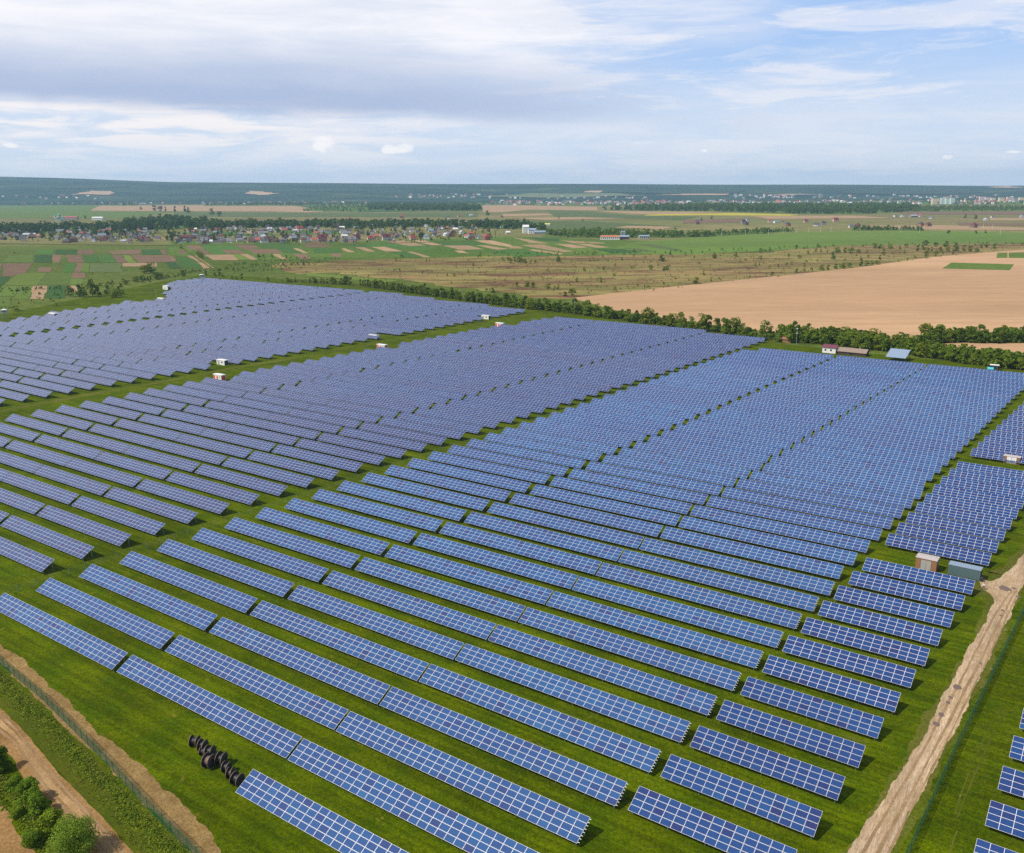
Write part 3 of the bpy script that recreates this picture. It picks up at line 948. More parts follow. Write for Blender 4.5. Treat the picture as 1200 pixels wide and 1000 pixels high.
for j in range(0, 43):                                             # far left block
    t = 107.0 + 9.93*j - 9.93*3
    e = interp(t, [(80, -246), (105, -244.3), (145, -242), (193, -238.8), (288, -236), (344, -233), (479, -230)])
    g1 = interp(t, [(100, -289.3), (147, -286), (200, -282.3), (250, -281), (317, -276.5), (480, -270)])
    g2 = interp(t, [(100, -314), (140, -312.4), (180, -308.5), (240, -304.5), (300, -300.4), (380, -296.9), (480, -290)])
    g3 = interp(t, [(100, -397), (180, -394), (221, -391), (260, -386), (340, -383.6), (424, -379.5), (520, -375)])
    g4 = interp(t, [(100, -437), (197, -432.4), (240, -430.4), (300, -428.3), (374, -427), (433, -423), (493, -419), (520, -418)])
    g5 = interp(t, [(180, -464), (222, -461), (245, -459), (400, -452), (520, -446)])
    g6 = interp(t, [(180, -501), (229, -497), (250, -495.5), (300, -491), (400, -486), (520, -480)])
    tm = lambda s: interp(s, [(-650, 492), (-560, 508), (-478, 517), (-420, 503), (-325, 484), (-227, 464)])
    segs = []
    a_ = g1 + 0.6
    n1_ = int((e-a_)/MW+.4)
    if min(abs(t-x) for x in (211, 321, 426)) < 5: n1_ -= 7
    segs.append((e - int((e-a_)/MW+.4)*MW, n1_))
    n2_ = int((g1-.6-(g2+.6))/MW+.3); segs.append((g2+.6, n2_))
    tot = int((g2-.7-(g3+.8))/MW+.3); h_ = tot//2
    segs.append((g3+.8, h_)); segs.append((g3+.8+h_*MW+.4, tot-h_))
    n4_ = int((g3-.8-(g4+3.2))/MW+.3); segs.append((g3-.8-n4_*MW, n4_))
    n5_ = int((g4-3.2-(g5+.6))/MW+.3); segs.append((g5+.6, n5_))
    n6_ = int((g5-.6-(g6+.8))/MW+.3); segs.append((g6+.8, n6_))
    lf = interp(t, [(190, -507), (246, -508), (252, -500), (262, -521), (300, -520), (312, -519), (332, -537), (363, -524), (380, -540), (395, -569), (412, -581), (431, -622), (461, -650), (520, -655)])
    p_ = g6 - .6
    while p_ - 6*MW > lf:
        n_ = min(20, int((p_-lf)/MW))
        segs.append((p_-n_*MW, n_)); p_ -= n_*MW + 1.4
    for s_, n_ in segs:
        if n_ < 3 or t > tm(s_+n_*MW/2): continue
        if s_ < -400 and t < 190 and pix(*W(s_, t))[0] < -60: continue
        arr.append(('far', j, s_, t, n_, 0))
    

def limit(a):
    b_, k, s_, t, n_, o2 = a
    if b_ == 'aisle':
        return t < interp(s_+n_*MW/2, [(-210, 462), (-180, 462), (-140, 452), (-38, 436)])
    return True


arr = [a for a in arr if limit(a)]
vis = []
for a in arr:
    b_, k, s_, t, n_, o2 = a
    P = [pix(*W(s_, t), Z0), pix(*W(s_+n_*MW, t), Z0), pix(*W(s_, t+3.56), Z0+1.94), pix(*W(s_+n_*MW, t+3.56), Z0+1.94)]
    x0, x1 = min(p[0] for p in P), max(p[0] for p in P)
    y0, y1 = min(p[1] for p in P), max(p[1] for p in P)
    if x1 < -4 or x0 > 1204 or y0 > 1004 or min(P[0][1], P[1][1]) < 0: continue
    quad = [P[0], P[1], P[3], P[2]]
    area = abs(sum(quad[i][0]*quad[(i+1) % 4][1]-quad[(i+1) % 4][0]*quad[i][1] for i in range(4)))/2
    fr_ = max(0.02, (min(x1, 1200)-max(x0, 0))/(x1-x0)) * max(0.02, (min(y1, 1000)-max(y0, 0))/(y1-y0))
    vis.append((area*fr_, a))
vis.sort(key=lambda q: -q[0])
print('arrays in view', len(vis))
vis = [(q, a[:3] + (a[3]-.30,) + a[4:]) for q, a in vis]      # edge height against the surveyed line
near = [a for _, a in vis[:300]]
far = [a for _, a in vis[300:]]
DETAIL = set(id(a) for a in near[:26])
BLK = {'middle': 'middle block', 'edge': 'block beside the track', 'beyond': 'block beyond the green fence',
       'aisle': 'violet block past the wire fence', 'far': 'block past the broad aisle'}
order = {}
for _, a in vis:
    order.setdefault(a[0], {}).setdefault(a[1], []).append(a)
lab = {}
for b_, rows in order.items():
    for ri, k in enumerate(sorted(rows)):
        for ci, a in enumerate(sorted(rows[k], key=lambda q: q[2])):
            lab[id(a)] = f"{nth(ci+1)} solar array from the left, {nth(ri+1)} row of the {BLK[b_]}"
surf_cache, frame_cache, post_me, rail_cache = {}, {}, None, {}
mb = MB(); mb.box(-.06, .06, -.06, .06, 0, Z0+.7*SN-.1); POST_LO = mb.mesh('post', M['steel'])
mb = MB(); mb.box(-.06, .06, -.06, .06, 0, Z0+3.3*SN-.1); POST_HI = mb.mesh('post', M['steel'])
GRP = 'solar arrays standing in long parallel rows on the grass'
for a in near:
    b_, k, s_, t, n_, o2 = a
    x, y = W(s_, t)
    root = thing('solar_array', lab[id(a)], 'solar array', (x, y, random.uniform(-.04, .04)), YAW + random.uniform(-.0012, .0012), GRP)
    if id(a) in DETAIL:
        for i in range(n_):
            for j in range(4):
                xx, yy, zz2 = tp(i*MW, j*MH)
                link('solar_module', MODULE[PM[b_]], root, (xx, yy, zz2))
        kp = max(2, int(round(n_*MW/4.8)))
        for i in range(kp):
            u = 0.5 + (n_*MW-1.0)*i/(kp-1)
            link('post', POST_LO, root, tp(u, .7)[:2] + (0,))
            link('post', POST_HI, root, tp(u, 3.3)[:2] + (0,))
        key = (n_, o2)
        if key not in rail_cache:
            lst = []
            for v in (0.25, 0.78, 1.27, 1.80, 2.30, 2.82, 3.30, 3.82):
                mb = MB(); L = n_*MW + o2
                a1 = [tp(-.02, v-.03, -.09), tp(-.02, v+.03, -.09), tp(-.02, v+.03, -.005), tp(-.02, v-.03, -.005)]
                b1 = [tp(L, v-.03, -.09), tp(L, v+.03, -.09), tp(L, v+.03, -.005), tp(L, v-.03, -.005)]
                for i in range(4):
                    j = (i+1) % 4
                    mb.face([a1[i], b1[i], b1[j], a1[j]])
                mb.face(a1); mb.face(b1[::-1])
                lst.append(mb.mesh('rail', M['alu']))
            rail_cache[key] = lst
        for me in rail_cache[key]:
            link('rail', me, root)
    else:
        sk = (n_, PM[b_])
        if sk not in surf_cache:
            mb = MB(); mb.uv = []
            surf_mb(mb, n_); surf_cache[sk] = mb.mesh('panel_surface', [M[PM[b_]], M['alu'], M['back']])
        if (n_, o2) not in frame_cache:
            mb = MB(); frame_mb(mb, n_, over=o2); frame_cache[(n_, o2)] = mb.mesh('support_frame', M['steel'])
        link('panel_surface', surf_cache[sk], root)
        link('support_frame', frame_cache[(n_, o2)], root)
mb = MB(); mb.uv = []
for i, a in enumerate(far):
    b_, k, s_, t, n_, o2 = a
    org = W(s_, t)
    i0 = len(mb.mi)
    surf_mb(mb, n_, org, (i*31) % 1999)
    mb.mi[i0] = {'middle': 0, 'violet': 4, 'deep': 5}[PM[b_]]
    frame_mb(mb, n_, org, True, False, 3)
o = link('solar_array_mass', mb.mesh('solar_array_mass', [M['middle'], M['alu'], M['back'], M['steel'], M['violet'], M['deep']]))
tag(o, 'distant lavender-blue solar arrays packed together towards the fields and hedge', 'solar arrays', None, 'stuff')

# ------------------------------------------------------------------ vegetation
def leaf_mat(name, c0, c1, c2=(0.02, 0.035, 0.008)):
    def f(t, b, o):
        oi = t.n('ShaderNodeObjectInfo')
        p = pos(t)
        n = t.noise(p, 0.9, 3, 0.6)
        n2_ = t.noise(p, 0.16, 2)
        c = t.mix(t.sstep(n, 0.35, 0.65), c0, c1)
        c = t.mix(t.m('MULTIPLY', t.sstep(n2_, 0.5, 0.7), 0.4), c, c2)
        t.l(t.mix(1.0, c, oi.outputs['Color'], 'MULTIPLY'), b.inputs['Base Color'])
        b.inputs['Roughness'].default_value = 0.75
        b.inputs['Specular IOR Level'].default_value = 0.2
        tr = t.n('ShaderNodeBsdfTranslucent')
        t.l(t.mix(1.0, t.mix(0.5, c1, (0.16, 0.22, 0.01)), oi.outputs['Color'], 'MULTIPLY'), tr.inputs[0])
        ms = t.n('ShaderNodeMixShader')
        ms.inputs[0].default_value = 0.25
        t.l(b.outputs[0], ms.inputs[1]); t.l(tr.outputs[0], ms.inputs[2])
        t.l(ms.outputs[0], o.inputs[0])
    return mat(name, f)


M['leaf'] = leaf_mat('leaves', (0.095, 0.145, 0.009), (0.165, 0.225, 0.016), (0.07, 0.105, 0.009))
M['weed'] = leaf_mat('weed_leaves', (0.095, 0.150, 0.004), (0.185, 0.235, 0.008), (0.15, 0.145, 0.025))
M['bark'] = plain('bark', (0.10, 0.075, 0.05), 0.9)


def leaves(mb, P, N, size, flat=0.6, mi=0):
    """one small bent leaf spray at each point"""
    for p, n in zip(P, N):
        n = n + rng.normal(0, flat, 3)
        n /= np.linalg.norm(n) + 1e-9
        u = np.cross(n, rng.normal(0, 1, 3)); u /= np.linalg.norm(u) + 1e-9
        v = np.cross(n, u)
        s_ = size*rng.uniform(0.6, 1.35)
        a, b, c, d = p - u*s_*.5, p - v*s_*.36 + n*s_*.08, p + u*s_*.5, p + v*s_*.36 + n*s_*.08
        mb.face([tuple(a), tuple(b), tuple(c), tuple(d)], mi)


def crown_mesh(seed, n, size, w=0.36, base=0.12, lumps=14, kind='round', core=True):
    """crown of height 1: leaf sprays over uneven lumps, with gaps between them"""
    r = np.random.default_rng(seed)
    mb = MB()
    for i in range(lumps):
        h = base + .06 + (0.84-base)*r.uniform(0, 1)**1.25
        if kind == 'cone':
            rad = w*(1.06-h)*r.uniform(.6, 1.0)
        elif kind == 'tall':
            rad = w*.55*math.sin(math.pi*min(1, max(0, (h-base)/(1-base)*.85+.12)))*r.uniform(.3, 1)
        else:
            rad = w*math.sqrt(max(0.02, 1-((h-.36)/.64)**2))*r.uniform(.25, .85)
        a = r.uniform(0, 2*math.pi)
        c = np.array([rad*math.cos(a), rad*math.sin(a), h])
        lr = w*r.uniform(.32, .55)*(0.75 if kind != 'round' else 1)
        m_ = n//lumps
        d = r.normal(0, 1, (m_, 3)); d /= np.linalg.norm(d, axis=1)[:, None]
        d[:, 2] = np.where(d[:, 2] < -.4, -d[:, 2], d[:, 2])
        P = c + d*lr*r.uniform(.72, 1.08, (m_, 1))*np.array([1, 1, .85])
        P[:, 2] = np.clip(P[:, 2], base*.4, 1.05)
        global rng
        rng = r
        leaves(mb, P, d, size, .55)
    return mb


def trunk_mb(h, r0, limbs=4, seed=1):
    r = random.Random(seed)
    mb = MB()
    p = (0, 0, 0)
    q = (r.uniform(-.03, .03)*h, r.uniform(-.03, .03)*h, h*.45)
    mb.bar(p, q, r0, 6, 0, r0*.6)
    for i in range(limbs):
        a = i*6.28/limbs + r.random()
        mb.bar(q if i else p, (math.cos(a)*h*.16, math.sin(a)*h*.16, h*r.uniform(.62, .8)), r0*.42, 4, 0, r0*.12)
    return mb


# belt trees: six crowns and three trunks, about half a thousand sprays each
CROWN = [crown_mesh(11+i, 620, .105, (.34, .42, .30, .38, .46, .30)[i], .06, 16, ('round', 'round', 'tall', 'round', 'round', 'cone')[i]).mesh('crown', M['leaf']) for i in range(6)]
TRUNK = [trunk_mb(1.0, .022, 4, i).mesh('trunk', M['bark']) for i in range(3)]
SMALL = [crown_mesh(31+i, 150, .20, (.40, .5, .32, .45)[i], .05, 8, ('round', 'round', 'tall', 'round')[i]).mesh('crown', M['leaf']) for i in range(4)]


def tree(x, y, h, col, label, cat='tree', group=None, w=1.0, small=False, k=None, name='tree', trunk=True):
    k = random.randrange(4 if small else 6) if k is None else k
    rz = random.uniform(0, 6.28)
    if not trunk:
        o = link(name, (SMALL if small else CROWN)[k], None, (x, y, 0), rz, (h*w, h*w, h), col)
        return tag(o, label, cat, group)
    root = thing(name, label, cat, (x, y, 0), rz, group)
    link('crown', (SMALL if small else CROWN)[k], root, (0, 0, 0), 0, (h*w, h*w, h), col)
    link('trunk', TRUNK[k % 3], root, (0, 0, -.1), 0, h)
    return root


GREENS = [(0.84, 0.92, 0.6), (1.02, 1.05, 0.6), (1.35, 1.2, 0.8), (0.62, 0.73, 0.5), (1.2, 1.0, 0.75), (0.9, 1.0, 0.5), (0.5, 0.6, 0.5)]


def along(px, step):
    """points at a spacing along a pixel polyline on the ground"""
    P = [at(*p) for p in px]
    out, left = [], 0.0
    for a, b in zip(P, P[1:]):
        L = math.hypot(b[0]-a[0], b[1]-a[1])
        d = left
        while d < L:
            out.append((a[0]+(b[0]-a[0])*d/L, a[1]+(b[1]-a[1])*d/L))
            d += step*random.uniform(.6, 1.4)
        left = d - L
    return out


belt = []
B1 = [(343, 331), (400, 334), (455, 340), (520, 349.5), (600, 361), (660, 367), (720, 374.5), (800, 386), (860, 394), (905, 402)]
for x, y in along(B1, 5.2):
    px, py = pix(x, y)
    hh = interp(px, [(340, 5), (380, 7), (430, 9), (520, 9.5), (620, 10.5), (900, 10.5)])
    for _ in range(2):
        belt.append((x+random.uniform(-2, 2), y+random.uniform(-1, 12 if px > 560 else 6), hh*random.uniform(.62, 1.15)))
B2 = [(912, 401.5), (960, 404), (1000, 408), (1060, 415), (1110, 424), (1160, 431), (1225, 437)]
for x, y in along(B2, 4.6):
    px, py = pix(x, y)
    for _ in range(3):
        belt.append((x+random.uniform(-2, 2), y+random.uniform(0, 26 if px < 1110 else 15), random.uniform(6.0, 11.5)))
B3 = [(1085, 404), (1130, 402), (1170, 403), (1225, 402)]
for x, y in along(B3, 5.5):
    for _ in range(2):
        belt.append((x+random.uniform(-2, 2), y+random.uniform(0, 13), random.uniform(8, 13)))
belt = [b for b in belt if -20 < pix(b[0], b[1])[0] < 1220]
# keep off the tan strip between the two belts
belt = [b for b in belt if not (1138 < pix(b[0], b[1])[0] < 1230 and 404.5 < pix(b[0], b[1])[1] < 415)]
if len(belt) > 296:
    belt = random.sample(belt, 296)
belt.sort(key=lambda b: pix(b[0], b[1])[0])
print('belt', len(belt))
SHAPES = ['rounded', 'broad rounded', 'tall narrow', 'bushy', 'wide spreading', 'pointed']
for i, (x, y, h) in enumerate(belt):
    k = random.choices(range(6), (4, 2, 7, 4, 1, 3))[0]
    h *= random.uniform(.66, .98)
    tree(x, y, h, random.choice(GREENS[:6]), f"{SHAPES[k]} green tree, {nth(i+1)} from the left in the hedge belt behind the arrays", 'tree', 'trees of the hedge belt behind the arrays', random.uniform(.85, 1.2), False, k, 'hedge_tree')
sheet('hedge_ground', [at(*p) for p in B1 + B2[:1]] + [at(p[0], p[1]-3.5) for p in (B1 + B2[:1])[::-1]], 0.14, M['verge'])
sheet('hedge_ground', [at(*p) for p in B2] + [at(p[0], p[1]-9) for p in B2[::-1]], 0.145, M['verge'])
sheet('hedge_ground', [at(*p) for p in B3] + [at(p[0], p[1]-3) for p in B3[::-1]], 0.15, M['verge'])

# scattered shrubs of the scrubland and the plain, at the places where the photograph shows the larger ones
S = []   # px, py (foot), height m, width factor, label detail
def six(ox, oy, l): S.extend((ox+x/6, oy+y/6, h/6, w_) for x, y, h, w_ in l)
six(600, 270, [(35, 395, 30, 1), (105, 400, 38, 1.4), (150, 405, 38, 1), (255, 415, 36, 1.5), (302, 418, 22, 1), (325, 418, 32, 1), (375, 468, 40, 1.3), (425, 465, 50, 1.2),
               (455, 368, 34, .8), (625, 370, 36, .7), (505, 290, 26, 1.2), (642, 278, 22, 1), (725, 430, 30, 1), (717, 322, 20, 1.2), (328, 225, 40, 1), (60, 230, 48, 1.5), (90, 232, 36, 1.2),
               (128, 238, 22, .9), (162, 238, 28, .8), (975, 278, 30, 1.4), (1068, 284, 26, 1.2), (1092, 284, 34, 1.1), (1052, 222, 44, 1.3), (955, 408, 20, 1.8), (1068, 384, 22, 1.2),
               (775, 212, 22, 1.6), (843, 268, 18, 1.2), (255, 290, 22, .6), (548, 220, 14, 1), (675, 224, 20, .7), (937, 196, 16, 1.4), (1127, 190, 18, .8), (978, 226, 16, 1.2),
               (20, 225, 36, 1.2), (883, 390, 16, 1.2), (792, 306, 12, 1.1), (420, 226, 16, .8), (600, 215, 12, 1)])
six(800, 270, [(95, 378, 44, 1.3), (145, 318, 26, 1), (225, 200, 36, 1), (372, 190, 36, 1.2), (405, 224, 20, 1), (545, 152, 24, 1.4), (612, 148, 24, 1.3), (583, 152, 16, 1.4), (745, 188, 24, .8),
               (550, 208, 26, 1), (512, 252, 22, .8), (538, 252, 28, .8), (610, 270, 20, .8), (672, 258, 22, .9), (730, 250, 22, 1.1), (765, 244, 18, 1), (632, 318, 28, 1.8), (590, 320, 18, 1),
               (472, 334, 20, .9), (800, 300, 32, 1.5), (855, 260, 26, 1), (855, 292, 24, 1.2), (880, 168, 22, 1.3), (935, 158, 26, 1), (972, 158, 28, 1), (1018, 158, 22, 1), (952, 124, 26, 1.2),
               (1000, 126, 16, 1.2), (1060, 112, 16, 1.4), (1055, 208, 50, .8), (1090, 160, 36, 1.4), (1140, 160, 34, 1.5), (1180, 162, 32, 1.5), (800, 125, 18, 1.8), (980, 282, 34, 1.5),
               (1020, 282, 34, 1.5), (1075, 274, 32, 1.4), (1130, 270, 38, 1.3), (1170, 264, 30, 1.3), (375, 342, 18, .8), (200, 360, 16, 1.2), (80, 195, 18, 1.6), (22, 180, 16, 1), (270, 352, 12, 1.4),
               (948, 220, 14, 1.2), (820, 200, 22, 1.5), (397, 305, 12, 1), (228, 296, 12, .8), (905, 285, 22, 1), (1140, 215, 18, 1), (1110, 265, 26, 1.2)])
six(1000, 270, [(40, 158, 22, 1.8), (20, 160, 18, 1.5), (210, 178, 42, 1), (95, 162, 20, .8), (275, 172, 16, 1.2), (360, 165, 20, 1.3), (105, 198, 22, 1), (187, 210, 30, 1.3), (50, 255, 50, 1.3),
                (95, 250, 32, 1.6), (165, 242, 26, 1.5), (130, 248, 28, 1.3), (320, 222, 14, 1), (380, 214, 20, 1), (432, 196, 18, 1.3), (512, 200, 28, 1), (520, 168, 38, 1.2), (575, 186, 40, .9),
                (450, 148, 34, 1.4), (700, 172, 28, .8), (625, 165, 22, .9), (150, 130, 32, 1.4), (190, 130, 28, 1.4), (262, 132, 30, 1.6), (325, 134, 24, 1.3), (370, 122, 22, 1.3), (505, 108, 30, 1.6),
                (580, 118, 26, 1.3), (490, 140, 30, 1.4), (550, 150, 26, 1.4), (610, 148, 30, 1.4), (650, 120, 36, 1.3), (660, 148, 28, 1.3), (715, 125, 36, 1.2), (720, 150, 34, 1.4), (775, 150, 38, 1.4),
                (820, 152, 34, 1.4), (870, 154, 28, 1.3), (900, 128, 30, 1.3), (935, 126, 36, 1.2), (990, 132, 38, 1.2), (1050, 135, 36, 1.2), (1105, 112, 38, 1.4), (1155, 115, 22, 1.3), (1190, 115, 18, 1.2),
                (670, 25, 24, 1.8), (860, 24, 22, 1.4), (930, 22, 18, 1.8), (1000, 22, 18, 1.8), (1165, 22, 12, 1.5)])
six(400, 270, [(428, 192, 18, 1.6), (384, 220, 28, .8), (412, 222, 14, 1), (598, 220, 22, 1), (620, 222, 24, .9), (928, 254, 26, .7), (892, 304, 28, .6), (373, 292, 22, .8), (410, 292, 24, .8),
               (568, 304, 14, 1.5), (745, 322, 22, 1.4), (788, 324, 22, 1.8), (1022, 428, 20, .9), (1064, 440, 34, 1.2), (1140, 218, 18, 1.3), (1190, 236, 36, .8), (1175, 215, 24, 1), (1028, 224, 12, 1),
               (525, 212, 12, 1), (610, 308, 10, 1.2), (685, 306, 10, 1)])
six(200, 270, [(620, 192, 24, 1.6), (655, 192, 18, 1.3), (815, 200, 22, 1.1), (710, 188, 16, 1.4), (792, 250, 26, 1.4), (758, 250, 20, 1), (672, 256, 20, 1.2), (850, 246, 18, 1.5), (895, 248, 22, 1),
               (935, 246, 24, 1.1), (972, 246, 22, .9), (215, 200, 46, 1), (195, 186, 36, 1), (75, 130, 26, .8), (155, 272, 12, 1.2), (90, 328, 26, 1.6), (30, 330, 16, 1.8), (250, 318, 34, 1), (310, 326, 30, 1.3),
               (345, 322, 44, .9), (365, 332, 26, 1.1), (445, 282, 24, 1), (405, 276, 14, 1.2), (500, 346, 34, 1), (432, 344, 22, 1.4), (460, 346, 18, 1.4), (685, 360, 34, 1), (740, 362, 12, 1.4), (785, 364, 14, 1.2),
               (825, 368, 30, 1.5), (1030, 230, 10, .9)])
six(0, 290, [(492, 350, 64, 1), (560, 348, 72, 1), (590, 350, 60, 1.1), (650, 348, 122, .8), (690, 346, 70, .9), (755, 330, 54, 1), (820, 352, 54, 1.5), (835, 318, 44, 1), (850, 285, 38, 1.4), (885, 264, 30, 1.4),
             (860, 335, 34, 1.4), (110, 446, 32, 1.8), (1018, 184, 48, 1.4), (1062, 180, 60, 1.3), (950, 242, 34, 1.4), (1000, 236, 34, 1.4), (1100, 224, 40, 1.6), (1130, 218, 34, 1.2), (1060, 226, 26, 1.2),
             (1185, 210, 18, 1.6), (780, 355, 20, 1.5), (395, 412, 18, 1), (655, 195, 16, .8), (630, 190, 14, .8), (100, 46, 14, 1), (280, 366, 14, 1.2)])
S = [s_ for s_ in S if True]
S.sort(key=lambda q: q[0])
sh = S[:]
for _ in range(150):   # small unlisted tufts seen all over the scrub
    px = random.uniform(560, 1200); py = random.uniform(297, 345)
    if py > interp(px, [(560, 345), (700, 345), (800, 332), (940, 320), (1100, 299), (1200, 291)]): continue
    if py < interp(px, [(560, 304), (740, 300), (900, 296), (1200, 287)]): continue
    sh.append((px, py, random.uniform(1.0, 2.6), random.uniform(.8, 1.6)))
sh = sorted(sh, key=lambda q: q[0])[:298]
print('shrubs', len(S), len(sh))
REG = ''
cnts = {}
for (px, py, hp, w_) in sh:
    x, y = at(px, py)
    d = math.sqrt(x*x+y*y+H*H)
    h = hp*d/FPX*1.08
    zone = ('among the crop strips' if py < 305 and px < 650 else 'beside the far left block' if px < 300 else 'in the brown scrubland' if py > 296 else 'beside the long green field')
    sz = 'tall' if h > 7.5 else 'mid-sized' if h > 4.5 else 'low' if h > 2.6 else 'tiny'
    wd = 'broad' if w_ > 1.3 else 'slim' if w_ < .85 else 'rounded'
    cnts.setdefault((sz, wd, zone), []).append((px, x, y, h, w_))
for (sz, wd, zone), l in cnts.items():
    for i, (px, x, y, h, w_) in enumerate(sorted(l)):
        tree(x, y, h, random.choice(GREENS[:5]), f"{sz} {wd} shrub {zone}, {nth(i+1)} such from the left", 'shrub', 'shrubs scattered over the meadows', w_*.95, h < 4.5, None, 'shrub', h > 6.5)

# ------------------------------------------------------------------ far woods (each reads as one mass)
def wood(px_poly, n, h0, h1, label, col, size=.34, floor=True):
    P = [at(*p) for p in px_poly]
    xs_, ys_ = [p[0] for p in P], [p[1] for p in P]
    def inside(x, y):
        c = False
        for i in range(len(P)):
            (x0, y0), (x1, y1) = P[i], P[i-1]
            if (y0 > y) != (y1 > y) and x < (x1-x0)*(y-y0)/(y1-y0)+x0: c = not c
        return c
    vv, ff = [], []
    base = []
    for me in SMALL:
        a = np.empty(len(me.vertices)*3); me.vertices.foreach_get('co', a); base.append(a.reshape(-1, 3))
    parts, tot, faces = [], 0, []
    k = 0
    tries = 0
    while k < n and tries < n*60:
        tries += 1
        x, y = random.uniform(min(xs_), max(xs_)), random.uniform(min(ys_), max(ys_))
        if not inside(x, y): continue
        b_ = base[random.randrange(4)]
        h = random.uniform(h0, h1)
        a = random.uniform(0, 6.28)
        q = b_.copy()
        q[:, 0], q[:, 1] = b_[:, 0]*math.cos(a)-b_[:, 1]*math.sin(a), b_[:, 0]*math.sin(a)+b_[:, 1]*math.cos(a)
        q *= np.array([h*1.1, h*1.1, h]); q += np.array([x, y, 0])
        parts.append(q)
        k += 1
    V = np.concatenate(parts)
    nf = len(V)//4
    me = bpy.data.meshes.new('wood')
    me.vertices.add(len(V)); me.vertices.foreach_set('co', V.ravel())
    me.loops.add(nf*4); me.loops.foreach_set('vertex_index', np.arange(nf*4, dtype=np.int32))
    me.polygons.add(nf); me.polygons.foreach_set('loop_start', np.arange(0, nf*4, 4, dtype=np.int32)); me.polygons.foreach_set('loop_total', np.full(nf, 4, dtype=np.int32))
    me.materials.append(M['leaf'])
    me.update(); me.validate()
    o = link('woodland', me, color=col)
    tag(o, label, 'woodland', None, 'stuff')
    if floor: sheet('wood_floor', rough(P, 14, 9), 0.42, M['garden'])
    return o


wood([(433, 246.8), (470, 247.6), (560, 247.4), (565, 245.2), (540, 242.5), (430, 242)], 420, 17, 23, 'straight-edged dark wood on the plain beyond the village', (0.50, 0.66, 0.42))
wood([(708, 246.5), (760, 247.8), (850, 248.5), (940, 250.8), (1000, 251.3), (1045, 249.5), (1080, 246), (1060, 243), (900, 242.5), (760, 243)], 900, 17, 24, 'long dark wood between the scattered farms and the town', (0.55, 0.70, 0.42))
wood([(1045, 248.6), (1120, 247.8), (1210, 247.2), (1210, 243), (1060, 243)], 420, 8, 13, 'low pale thicket in front of the apartment blocks', (0.78, 0.88, 0.62))
wood([(145, 268), (175, 270), (240, 268), (245, 262), (200, 258), (148, 260)], 150, 14, 21, 'dark pine wood at the village edge beside the light field', (0.42, 0.58, 0.36))
wood([(-10, 276), (30, 277), (60, 272), (60, 268), (-10, 269)], 90, 10, 16, 'dark grove of tall trees at the village end', (0.45, 0.52, 0.36))
wood([(-10, 240.3), (100, 241), (160, 241.5), (160, 238.5), (-10, 238)], 170, 12, 20, 'bluish tree line around the farthest village', (0.6, 0.68, 0.5))
wood([(240, 241.5), (420, 241.5), (560, 241.0), (560, 239.2), (240, 239)], 300, 11, 18, 'thin tree line beyond the light field', (0.6, 0.72, 0.5))
wood([(355, 247.4), (420, 248.5), (434, 247), (430, 241.5), (370, 242)], 200, 6, 11, 'young plantation beside the straight-edged wood', (0.80, 0.92, 0.6), .4)
wood([(640, 278), (700, 279.2), (742, 279), (790, 279), (835, 277.6), (835, 275.5), (760, 274), (700, 272.5), (645, 273)], 230, 7, 12, 'bushy green thicket around the farm sheds', (0.85, 0.98, 0.55))
wood([(835, 277), (895, 274), (930, 271.5), (930, 270.4), (890, 271), (835, 273)], 90, 5, 9, 'ragged hedge along the top of the green field', (0.7, 0.85, 0.5))
wood([(1000, 270.5), (1060, 270), (1082, 270.8), (1080, 268.8), (1000, 268)], 90, 5, 9, 'dark hedge of bushes along the far edge of the green field', (0.62, 0.78, 0.45))

# ------------------------------------------------------------------ houses
M['wall'] = tinted('rendered_wall', .85, .12, .5)
M['rooft'] = tinted('roofing', .7, .2, .8)
M['win'] = plain('window_glass', (0.03, 0.035, 0.045), 0.15)


